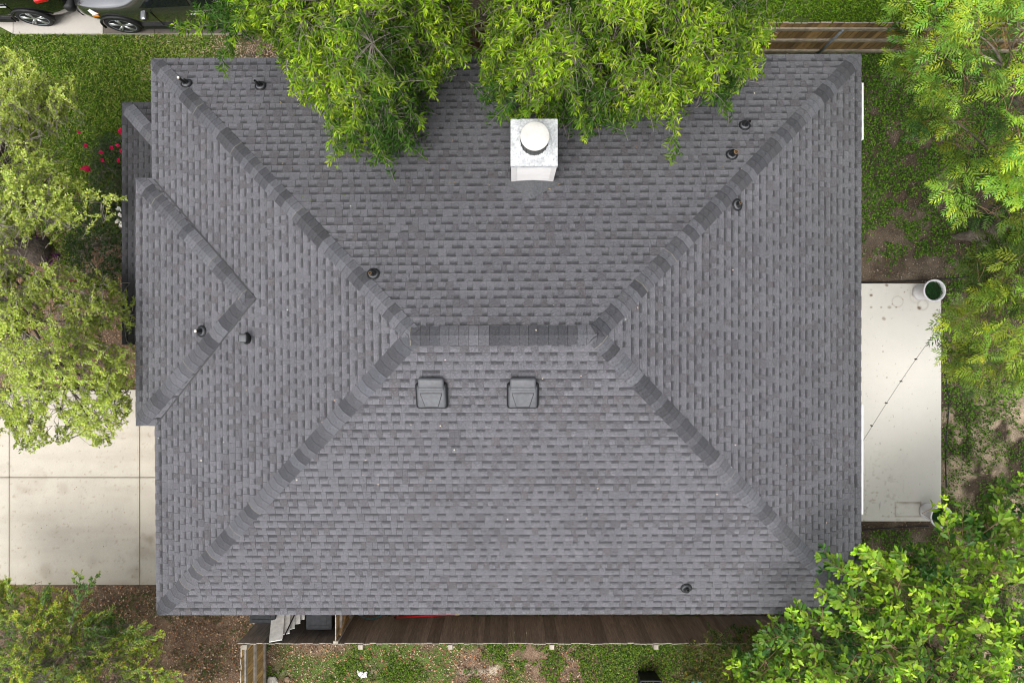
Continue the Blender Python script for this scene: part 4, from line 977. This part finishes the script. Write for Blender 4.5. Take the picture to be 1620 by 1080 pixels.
def skeleton(base, fork, tips, k1, k2, r0, r1=.012, lean=None):
    """trunk tube + limb tubes; returns trunk MB, limb MB, nodes"""
    tr = MB(); base = np.array(base, float); fork = np.array(fork, float)
    tp = [base + (fork - base) * t + np.array([math.sin(t * 5) * r0 * .4, math.cos(t * 4) * r0 * .3, 0]) for t in np.linspace(0, 1, 7)]
    tr.tube(tp, [r0 * (1.75 if i == 0 else 1.25 if i == 1 else 1.0 - .05 * i) for i in range(7)], 12)
    lm = MB(); nodes = []; c1, l1 = kmeans(tips, k1)
    for i in range(len(c1)):
        sub = tips[l1 == i]
        if len(sub) < 3: continue
        tgt = c1[i] - np.array([0, 0, .25]); mid = fork * .5 + tgt * .5 + np.array([0, 0, .35 * np.linalg.norm(tgt[:2] - fork[:2]) * .4])
        mid += RNG.normal(0, .12, 3); main = bez(tp[-1], mid, tgt, 9)
        ra = r0 * .42; lm.tube(main, [ra * (1 - .75 * t) for t in np.linspace(0, 1, 9)], 7); nodes += main[3:]
        c2, l2 = kmeans(sub, k2, 4)
        for j in range(len(c2)):
            tg = c2[j] - np.array([0, 0, .08]); s = main[int(np.clip(4 + RNG.integers(0, 4), 0, 8))]; m2 = s * .5 + tg * .5 + RNG.normal(0, .07, 3) + np.array([0, 0, .08])
            br = bez(s, m2, tg, 7); rb = ra * .32; lm.tube(br, [max(r1 * .6, rb * (1 - .75 * t)) for t in np.linspace(0, 1, 7)], 5); nodes += br[1:]
    return tr, lm, np.array(nodes)
def twig_tubes(B, T, bow, r, n=4, k=3, col=None):
    """vectorised thin tubes"""
    N = len(B); t = np.linspace(0, 1, n); L = np.linalg.norm(T - B, axis=1)
    pts = B[:, None] + (T - B)[:, None] * t[None, :, None]; pts[:, :, 2] += (bow * L)[:, None] * (4 * t * (1 - t))[None]
    d = norm(T - B); a = norm(np.cross(d, np.array([.3, .2, .93])[None] + 0 * d)); b = np.cross(d, a)
    rr = r[:, None] * (1 - .7 * t)[None]
    ring = []
    for q in range(k):
        an = 2 * PI * q / k; ring.append(pts + (a * math.cos(an) + b * math.sin(an))[:, None] * rr[..., None])
    co = np.stack(ring, 2).reshape(-1, 3)       # N, n, k
    f = []
    for i in range(n - 1):
        for q in range(k): f.append((i * k + q, i * k + (q + 1) % k, (i + 1) * k + (q + 1) % k, (i + 1) * k + q))
    f = (np.array(f)[None] + (np.arange(N) * n * k)[:, None, None]).reshape(-1, 4)
    return co, f
def leafy(B, T, bow, nleaf, t0, ang, ln, wd, old, young, ypow, upj, tilt=0.0, term=0, young_amt=None, lsc=(.7, 1.0)):
    """positions, directions, normals, lengths, widths, colours of leaves along twigs"""
    N = len(B); L = np.linalg.norm(T - B, axis=1); D = norm(T - B)
    t = np.clip(np.linspace(t0, 1, nleaf)[None] + RNG.normal(0, .5 / nleaf, (N, nleaf)), t0 * .8, 1)
    if term: t[:, -term:] = rnd((N, term), .93, 1.0)
    pos = B[:, None] + (T - B)[:, None] * t[..., None]; pos[..., 2] += (bow * L)[:, None] * 4 * t * (1 - t)
    ref = norm(np.cross(D, np.array([0, 0, 1.0])[None] + .01 * RNG.normal(0, 1, (N, 3)))); ref2 = np.cross(ref, D)
    sgn = np.where(np.arange(nleaf) % 2 == 0, 1, -1)[None] * np.ones((N, 1))
    ph = RNG.normal(0, .75, (N, nleaf))
    if term: ph[:, -term:] = rnd((N, term), -1.4, 1.4)
    side = ref[:, None] * (np.cos(ph) * sgn)[..., None] + ref2[:, None] * np.sin(ph)[..., None]
    an = RNG.normal(ang, .25, (N, nleaf))
    if term: an[:, -term:] = rnd((N, term), .2, 1.5)
    dr = D[:, None] * np.cos(an)[..., None] + side * np.sin(an)[..., None]; dr[..., 2] += tilt
    up = np.zeros((N, nleaf, 3)); up[..., 2] = 1; up += RNG.normal(0, upj, up.shape) + D[:, None] * -.25
    yf = np.clip(t, 0, 1) ** ypow * (rnd((N, 1), 0.0, 1.0) if young_amt is None else young_amt[:, None]) 
    n = N * nleaf; co = pick(old, n, .22); cy = pick(young, n, .15); y = yf.reshape(-1, 1); col = co * (1 - y) + cy * y
    l = (rnd((N, nleaf), *ln) * (lsc[1] - (lsc[1] - lsc[0]) * t ** 3)).reshape(-1)
    return pos.reshape(-1, 3), dr.reshape(-1, 3), up.reshape(-1, 3), l, l * rnd(n, *wd), col
def plant(name, base, label, cat, tips, fork, k1, k2, r0, twigL, droop, out_c, bark, twigm, leafargs, tmpl, leafmat, group=None, extra=None, connect=True, spread=.5, twr=.005, conn=.55, yb=0.0):
    t = thing(name, base, label, cat, group)
    tr, lm, nodes = skeleton(base, fork, tips, k1, k2, r0)
    obj('trunk' if cat == 'tree' else 'stem', tr, bark, t, True); obj('branches', lm, twigm if r0 < .1 else bark, t, True)
    N = len(tips); oc = np.array(out_c, float); rad = tips - oc[None]; rad[:, 2] *= .5; rad = norm(rad)
    D = norm(rad + RNG.normal(0, spread, (N, 3)) + np.array([0, 0, droop])[None])
    L = rnd(N, *twigL); T = tips.copy(); B = T - D * L[:, None]
    bow = rnd(N, .02, .16)
    if extra is not None:
        B = np.r_[B, extra[0]]; T = np.r_[T, extra[1]]; bow = np.r_[bow, np.full(len(extra[0]), .06)]; N = len(B)
    ya = np.clip(fbm(T[:, 0], T[:, 1], 2.2, 5) * 3.0 - 1.05 + yb + RNG.normal(0, .22, N) + (T[:, 2] - T[:, 2].mean()) * .26, 0, 1)  # besides leaf age, height paints crown tops bright and the depths dark
    co, f = twig_tubes(B, T, bow, np.full(N, twr))
    if connect and len(nodes):
        idx = np.argmin(((B[:, None] - nodes[None]) ** 2).sum(2), 1) if N * len(nodes) < 4e6 else np.array([np.argmin(((b - nodes) ** 2).sum(1)) for b in B])
        A = nodes[idx]; near = np.linalg.norm(A - B, axis=1) < conn; A = A[near]; Bn = B[near]; co2, f2 = twig_tubes(A, Bn, np.full(len(A), .08), np.full(len(A), twr * 1.2)); f = np.r_[f, f2 + len(co)]; co = np.r_[co, co2]
    link('twigs', raw_mesh('twigs', co, f, np.ones((len(co), 3)), twigm, True), t)['kind'] = 'stuff'; bpy.data.objects
    for o in t.children: o.location = -t.location
    P_ = leafy(B, T, bow, young_amt=ya, **leafargs)
    return t, P_, tmpl, leafmat
def finish(pl, name='crown', n_single=0, vis=None):
    t, (pos, dr, up, l, w, col), tm, lmat = pl
    keep = np.ones(len(pos), bool)
    if n_single:
        px = 810 + pos[:, 0] * FPX / (H - pos[:, 2]); py = 540 - pos[:, 1] * FPX / (H - pos[:, 2])
        ok = (px > 20) & (px < 1600) & (py > 20) & (py < 1060); score = np.where(ok, pos[:, 2] + .6 * l / l.max(), -99)
        sel = np.argsort(-score)[:n_single]; keep[sel] = False; base = t.location
        for i in sel:
            me = leaves_mesh('leaf', np.zeros((1, 3)), dr[i:i + 1], up[i:i + 1], l[i:i + 1], w[i:i + 1], col[i:i + 1], tm, lmat)
            link('leaf', me, t, loc=Vector(pos[i]) - base)
    me = leaves_mesh(name, pos[keep], dr[keep], up[keep], l[keep], w[keep], col[keep], tm, lmat)
    o = link(name, me, t); o['kind'] = 'stuff'; return o
def strands(lst, z0, z1, seg=.16, side=.22):
    """long hanging shoots given by their ends; each gets short side shoots"""
    B = []; T = []
    for (x0, y0, x1, y1) in lst:
        a = np.array(P(x0, y0, z0)); b = np.array(P(x1, y1, z1)); L = np.linalg.norm(b - a); n = max(2, int(L / .42)); prev = a
        for i in range(1, n + 1):
            q = a + (b - a) * i / n + RNG.normal(0, .025, 3); B.append(prev); T.append(q); prev = q
        d = (b - a) / L; s = np.cross(d, [0, 0, 1.0]); m = int(L / seg)
        for i in range(m):
            o = a + (b - a) * (.15 + .8 * i / m); sg = 1 if i % 2 else -1; B.append(o); T.append(o + (d * .8 + s * sg * RNG.uniform(.3, .9) + np.array([0, 0, RNG.uniform(-.3, .2)])) * side * RNG.uniform(.6, 1.2))
    return np.array(B), np.array(T)

# two big trees hanging over the top roof edge
OLD_N = [(.022, .062, .008), (.034, .088, .011), (.060, .135, .014), (.040, .095, .014)]; YNG_N = [(.36, .56, .02), (.44, .60, .03), (.26, .46, .015), (.54, .66, .07)]
la_n = dict(nleaf=18, t0=.12, ang=.95, ln=(.085, .135), wd=(.19, .27), old=OLD_N, young=YNG_N, ypow=.8, upj=.45, tilt=-.04, term=5)
polyL = [(385, -170), (745, -170), (748, 40), (742, 92), (700, 118), (688, 160), (660, 195), (655, 235), (600, 258), (545, 245), (520, 190), (478, 160), (455, 128), (430, 72), (385, 55), (345, 45), (335, -20)]
def blob(c, r, n):
    p = norm(RNG.normal(0, 1, (n, 3))) * (RNG.random((n, 1)) ** .4); return p * np.array(r)[None] + np.array(c)[None]
tipsL = np.r_[crown_tips(polyL, 1100, 3.35, 4.2, .5, 170, 52, gap=.1), crown_tips(polyL, 2200, 3.9, 6.4, 2.6, 170, 51, gap=.34, bump=1.1), blob((-2.8, 8.3, 7.0), (3.6, 2.6, 3.0), 1500)]  # low layer and unseen blob are extra foliage added to shade the roof
exL = strands([(470, 20, 268, 48), (430, 12, 300, 20), (390, 15, 347, 108), (380, 20, 362, 72), (475, 60, 462, 150), (520, 150, 535, 262), (570, 150, 612, 265), (600, 150, 655, 240), (560, 170, 560, 250), (640, 60, 690, 155), (650, 30, 740, 95), (620, 120, 672, 205), (490, 80, 505, 170)], 5.3, 4.5)
pl = plant('shade_tree', (P(590, -60, 0).x, P(590, -60, 0).y, 0), 'leafy tree with drooping bright shoots over the upper roof edge, left of the chimney', 'tree', tipsL, (P(580, -60, 3.2).x, P(580, -60, 3.2).y, 3.1), 11, 9, .19, (.22, .55), -.12, (P(575, -70, 4.0).x, P(575, -70, 4.0).y, 4.6), M_BARK, M_TWIG, la_n, T_FOLD, M_LEAF, 'trees over the upper roof edge', exL, twr=.0045, spread=.8, yb=.12)
finish(pl)
polyR = [(755, -170), (1185, -170), (1195, -10), (1222, 55), (1205, 75), (1195, 110), (1165, 150), (1140, 160), (1095, 150), (1060, 185), (1015, 180), (985, 195), (940, 205), (880, 190), (800, 185), (770, 165), (760, 120), (768, 70), (772, 0)]
tipsR = np.r_[crown_tips(polyR, 1100, 3.35, 4.2, .5, 170, 92, gap=.1), crown_tips(polyR, 2200, 3.9, 6.4, 2.6, 170, 91, gap=.34, bump=1.1), blob((2.2, 8.3, 7.0), (3.6, 2.6, 3.0), 1500)]  # same added low layer and out-of-view blob, blocking light over the roof
exR = strands([(1060, 120, 1068, 258), (1120, 60, 1225, 62), (1140, 100, 1195, 115), (1090, 100, 1155, 180), (900, 140, 930, 222), (840, 130, 775, 195), (850, 90, 760, 155), (960, 130, 930, 215), (1020, 110, 1000, 195), (860, 150, 815, 195), (880, 20, 940, 12), (1000, 90, 1095, 150), (820, 40, 765, 110)], 5.3, 4.5)
pl = plant('shade_tree', (P(1000, -70, 0).x, P(1000, -70, 0).y, 0), 'leafy tree with drooping bright shoots hanging right above the chimney', 'tree', tipsR, (P(1000, -70, 3.2).x, P(1000, -70, 3.2).y, 3.1), 11, 9, .19, (.22, .55), -.12, (P(985, -80, 4.0).x, P(985, -80, 4.0).y, 4.6), M_BARK, M_TWIG, la_n, T_FOLD, M_LEAF, 'trees over the upper roof edge', exR, twr=.0045, spread=.8, yb=.12)
finish(pl)

# feathery trees on the right
OLD_E = [(.04, .09, .022), (.055, .12, .028), (.03, .07, .018), (.14, .13, .015), (.025, .06, .015)]; YNG_E = [(.36, .60, .09), (.44, .64, .08), (.28, .54, .10), (.52, .62, .06)]
la_e = dict(nleaf=9, t0=.5, ang=1.0, ln=(.22, .33), wd=(1.0, 1.0), old=OLD_E, young=YNG_E, ypow=.6, upj=.14, tilt=-.03, term=6)
polyE1 = [(1405, -120), (1760, -120), (1760, 400), (1690, 430), (1625, 420), (1560, 345), (1515, 345), (1480, 315), (1478, 275), (1505, 255), (1490, 215), (1450, 215), (1445, 180), (1465, 160), (1440, 120), (1410, 105), (1400, 80), (1425, 55), (1405, 10)]
t1 = crown_tips(polyE1, 370, 3.2, 6.0, 2.2, 150, 131, gap=.36)
b = P(1556, 372, 0)
pl = plant('feathery_tree', b, 'feathery leaved tree at the upper right with its flared trunk base on bare soil', 'tree', t1, (b.x - .2, b.y + .6, 2.4), 9, 7, .16, (.3, .6), .05, (P(1600, 180, 3.5).x, P(1600, 180, 3.5).y, 3.4), M_BARK, M_TWIGR, la_e, T_PIN, M_LEAF, 'feathery trees on the right', twr=.006)
finish(pl)
rt = MB()
for a, l in ((PI * 1.02, .75), (PI * 1.35, .45), (PI * .75, .5), (.1, .5), (-.6, .5)):
    rt.tube([b + Vector((math.cos(a) * .12, math.sin(a) * .12, .16)), b + Vector((math.cos(a) * l * .5, math.sin(a) * l * .5, .06)), b + Vector((math.cos(a) * l, math.sin(a) * l, -.03))], [.17, .11, .03], 9)
obj('root_flare', rt, M_BARK, pl[0], True)
polyE2 = [(1760, 360), (1760, 640), (1640, 620), (1580, 615), (1535, 620), (1505, 585), (1500, 545), (1485, 520), (1488, 505), (1520, 470), (1560, 440), (1530, 415), (1525, 390), (1560, 380), (1610, 340)]
YNG_E2 = [(.40, .58, .06), (.48, .62, .08), (.32, .52, .08), (.52, .56, .05)]
la_e2 = dict(la_e); la_e2['young'] = YNG_E2; la_e2['old'] = [(.07, .125, .025), (.09, .145, .03), (.12, .14, .025), (.055, .10, .03)]
t2 = crown_tips(polyE2, 220, 3.0, 5.2, 1.8, 110, 171, gap=.36)
b = P(1640, 520, 0)
pl = plant('feathery_tree', b, 'yellow green feathery tree reaching in beside the patio from the right edge', 'tree', t2, (b.x - .1, b.y, 2.2), 7, 6, .12, (.3, .55), .05, (P(1650, 500, 3.2).x, P(1650, 500, 3.2).y, 3.2), M_BARK, M_TWIGR, la_e2, T_PIN, M_LEAF, 'feathery trees on the right', (np.array([P(1540, 490, 3.6), P(1560, 560, 3.8)]), np.array([P(1490, 518, 3.3), P(1500, 560, 3.5)])), twr=.006)
finish(pl)

# broad leaved tree at the lower right
OLD_S = [(.016, .056, .012), (.024, .078, .014), (.034, .10, .016), (.05, .13, .02)]; YNG_S = [(.38, .64, .03), (.46, .66, .04), (.26, .48, .02), (.52, .68, .06)]
polyS = [(1155, 1250), (1760, 1250), (1760, 740), (1600, 748), (1570, 770), (1560, 820), (1500, 770), (1480, 800), (1500, 860), (1440, 860), (1400, 870), (1355, 865), (1345, 880), (1295, 872), (1300, 925), (1278, 970), (1238, 966), (1205, 995), (1180, 1015), (1150, 1045)]
la_s = dict(nleaf=13, t0=.30, ang=.95, ln=(.115, .18), wd=(.40, .52), old=OLD_S, young=YNG_S, ypow=1.0, upj=.38, tilt=-.08, term=6, lsc=(.62, 1.0))
t3 = crown_tips(polyS, 1500, 2.7, 4.4, 2.6, 200, 211, gap=.27, bump=.8)
b = P(1470, 1040, 0)
exS = (np.array([P(1340, 905, 4.2), P(1360, 950, 4.3), P(1300, 985, 4.2), P(1400, 900, 4.2), P(1255, 985, 3.9), P(1420, 930, 4.4), P(1350, 1000, 4.4), P(1500, 845, 4.1), P(1325, 900, 4.0), P(1250, 1060, 4.0), P(1540, 1000, 4.9)]),
       np.array([P(1298, 882, 3.9), P(1322, 935, 4.3), P(1300, 955, 4.4), P(1368, 870, 4.2), P(1252, 965, 3.9), P(1432, 885, 4.6), P(1362, 990, 4.6), P(1490, 800, 4.2), P(1345, 895, 4.0), P(1235, 1045, 4.2), P(1545, 985, 5.2)]))
_b, _t = strands([(1385, 925, 1298, 880), (1375, 965, 1300, 925), (1345, 1000, 1255, 968), (1405, 905, 1362, 868), (1320, 1030, 1215, 1000), (1440, 900, 1425, 872)], 4.0, 3.9, .14, .2); exS = (np.r_[exS[0], _b], np.r_[exS[1], _t])
pl = plant('broadleaf_tree', b, 'broad leaved tree with glossy lobed leaves covering the lower right roof corner', 'tree', t3, (b.x, b.y, 1.9), 10, 8, .13, (.25, .6), .35, (P(1480, 1020, 2.2).x, P(1480, 1020, 2.2).y, 2.3), M_BARKD, M_TWIGR, la_s, T_LOBED, M_LEAFG, None, exS, twr=.006, spread=.4, yb=.08)
finish(pl, n_single=290)

# oak on the left
OLD_W = [(.15, .20, .03), (.20, .25, .04), (.10, .14, .025), (.25, .29, .05)]; YNG_W = [(.50, .60, .10), (.58, .66, .16), (.44, .55, .09), (.66, .70, .26)]
la_w = dict(nleaf=24, t0=.25, ang=.85, ln=(.045, .070), wd=(.42, .6), old=OLD_W, young=YNG_W, ypow=.7, upj=.5, tilt=0, term=5)
polyW = [(-70, 60), (20, 75), (60, 95), (85, 120), (125, 120), (118, 160), (95, 190), (60, 215), (90, 250), (150, 300), (205, 310), (190, 340), (110, 345), (90, 375), (30, 360), (-10, 395), (-10, 410), (30, 455), (75, 420), (105, 430), (160, 440), (212, 465), (216, 560), (205, 610), (210, 650), (190, 690), (165, 712), (120, 690), (85, 708), (30, 720), (0, 700), (-70, 720)]
t4 = crown_tips(polyW, 2400, 2.5, 3.9, .9, 110, 251, gap=.34, gsc=.022)
t4[:, 2] = np.minimum(t4[:, 2], 5.2)
b = P(66, 402, 0)
pl = plant('oak_tree', b, 'small leaved oak with dark forked trunk over the driveway at the left edge', 'tree', t4, (b.x - .95, b.y + .25, 1.25), 12, 9, .19, (.22, .5), .1, (P(20, 400, 2.4).x, P(20, 400, 2.4).y, 2.2), M_BARKD, M_TWIG, la_w, T_FOLD, M_LEAF, None, twr=.006, yb=.42)
finish(pl)

# crape myrtle like shrub tree at the lower left
OLD_B = [(.09, .17, .06), (.13, .23, .075), (.17, .26, .06), (.055, .11, .04)]; YNG_B = [(.52, .66, .07), (.56, .58, .09), (.60, .40, .13), (.42, .60, .06)]
polyB = [(-120, 1250), (-120, 905), (15, 915), (55, 930), (80, 925), (115, 935), (120, 965), (150, 965), (180, 955), (200, 985), (235, 1000), (262, 1020), (270, 1060), (285, 1090), (260, 1250)]
la_b = dict(nleaf=28, t0=.2, ang=.8, ln=(.045, .072), wd=(.30, .42), old=OLD_B, young=YNG_B, ypow=1.1, upj=.5, tilt=0, term=4)
t5 = crown_tips(polyB, 2700, 2.0, 3.8, 1.5, 170, 301, gap=.30, gsc=.025)
b = P(70, 1060, 0)
exB = strands([(110, 1000, 128, 900), (120, 960, 155, 905), (70, 960, 78, 925), (20, 960, 12, 912), (190, 1000, 240, 990), (200, 1020, 262, 1000), (200, 1060, 290, 1070)], 3.2, 2.8, .09, .14)
pl = plant('flowering_shrub', b, 'bushy shrub with reddish shoot tips beside the driveway at the lower left', 'shrub', t5, (b.x, b.y, .8), 10, 8, .08, (.22, .5), .1, (P(80, 1060, 1.8).x, P(80, 1060, 1.8).y, 1.6), M_BARK, M_TWIG, la_b, T_FOLD, M_LEAF, None, exB, twr=.005, yb=.25)
finish(pl, 'foliage')

# rose bush, dark shrub, white flowering plant, purple plants, lower shrub
def flowers(t, lst, cols, r, name='flower'):
    for (px, py, z, s) in lst:
        n = int(18 + 14 * s); p = np.array(P(px, py, z)); a = rnd(n, 0, 2 * PI); e = rnd(n, -.1, 1.2); dr = np.c_[np.cos(a), np.sin(a), e]
        me = leaves_mesh(name, RNG.normal(0, r * .45 * s, (n, 3)) * np.array([1.2, 1, .4]), dr, np.c_[RNG.normal(0, .4, (n, 2)), np.ones(n)], rnd(n, .5, 1) * r * 1.1, rnd(n, .5, .9) * r, pick(cols, n, .2), T_RND, M_PETAL)
        link(name, me, t, loc=Vector(p) - t.location)
la_r = dict(nleaf=16, t0=.15, ang=.9, ln=(.03, .05), wd=(.5, .65), old=[(.05, .095, .035), (.07, .12, .035), (.04, .075, .03)], young=[(.12, .17, .05), (.15, .13, .06)], ypow=2, upj=.5, tilt=0)
polyRo = [(128, 222), (150, 215), (190, 205), (215, 215), (222, 330), (150, 340), (140, 290), (128, 262)]
t6 = crown_tips(polyRo, 380, .45, 1.0, .5, 40, 331, gap=.38, gsc=.05, bump=.2)
b = P(178, 268, 0)
pl = plant('rose_bush', b, 'rose bush with crimson blooms against the low porch roof at the left', 'shrub', t6, (b.x, b.y, .2), 6, 5, .03, (.15, .35), .5, (b.x, b.y, .2), M_TWIG, M_TWIG, la_r, T_LEAF6, M_LEAF, twr=.004)
finish(pl, 'foliage'); ROSE = [(.58, .008, .09), (.50, .006, .06), (.66, .015, .14)]
flowers(pl[0], [(133, 267, 1.1, .9), (140, 269, 1.1, .8), (137, 265, 1.15, .7), (191, 207, 1.1, .6), (193, 211, 1.05, .5), (136, 231, 1.0, .3), (160, 242, 1.0, .26), (177, 234, 1.0, .22), (187, 230, 1.05, .24), (193, 239, 1.05, .36), (188, 254, 1.0, .22), (125, 210, .9, .18), (162, 254, 1., .18)], ROSE, .045)
polyD = [(95, 345), (160, 310), (212, 330), (216, 440), (180, 470), (120, 440), (95, 400)]
t7 = crown_tips(polyD, 420, .5, 1.15, .6, 45, 361, gap=.30, gsc=.04, bump=.25)
b = P(155, 390, 0)
la_d = dict(la_r); la_d['old'] = [(.022, .055, .016), (.03, .07, .02), (.04, .085, .022)]; la_d['young'] = [(.07, .12, .03), (.1, .15, .03)]
pl = plant('leafy_shrub', b, 'dark green shrub between oak trunk and porch roof with a crimson bloom', 'shrub', t7, (b.x, b.y, .2), 6, 5, .035, (.15, .35), .5, (b.x, b.y, .2), M_TWIG, M_TWIG, la_d, T_LEAF6, M_LEAF, twr=.004)
finish(pl, 'foliage'); flowers(pl[0], [(114, 444, 1.1, .8), (116, 446, 1.1, .6), (120, 443, 1.1, .3)], ROSE, .04); flowers(pl[0], [(186, 350, 1.2, .9), (190, 340, 1.2, .6), (188, 330, 1.15, .5), (192, 357, 1.1, .5)], [(.62, .6, .58)], .04, 'white_flower')
def purple(px, py, label):
    n = 14; c = P(px, py, 0); a = rnd(n, 0, 2 * PI); t = thing('purple_plant', c, label, 'plant', 'purple plants by the oak trunk')
    me = leaves_mesh('foliage', np.c_[RNG.normal(0, .07, (n, 2)), rnd(n, .05, .2)], np.c_[np.cos(a), np.sin(a), rnd(n, .2, 1.0)], np.c_[RNG.normal(0, .3, (n, 2)), np.ones(n)], rnd(n, .12, .2), rnd(n, .022, .035), pick([(.06, .012, .07), (.04, .01, .05), (.10, .022, .11)], n), T_LEAF6, M_LEAF); link('foliage', me, t, loc=(0, 0, 0))
purple(70, 386, 'purple leaved plant just right of the upper oak limb'); purple(92, 404, 'purple leaved plant beside the dark shrub and oak trunk')
polyQ = [(1075, 1020), (1110, 1000), (1145, 985), (1180, 980), (1215, 1000), (1260, 1010), (1300, 1080), (1280, 1200), (1080, 1200), (1068, 1080)]
t8 = crown_tips(polyQ, 700, 1.3, 2.2, .9, 80, 391, gap=.30, gsc=.03, bump=.3)
b = P(1170, 1060, 0)
la_q = dict(la_r); la_q['old'] = [(.022, .05, .014), (.03, .065, .016), (.045, .08, .02)]; la_q['young'] = [(.14, .2, .03), (.22, .2, .03), (.25, .14, .03)]; la_q['ln'] = (.04, .065); la_q['wd'] = (.4, .55)
pl = plant('leafy_shrub', b, 'dark shrub with a few yellow leaves against the fence at the lower right', 'shrub', t8, (b.x, b.y, .3), 7, 6, .04, (.2, .4), .5, (b.x, b.y, .3), M_TWIG, M_TWIGR, la_q, T_LEAF6, M_LEAF, twr=.004)
finish(pl, 'foliage')
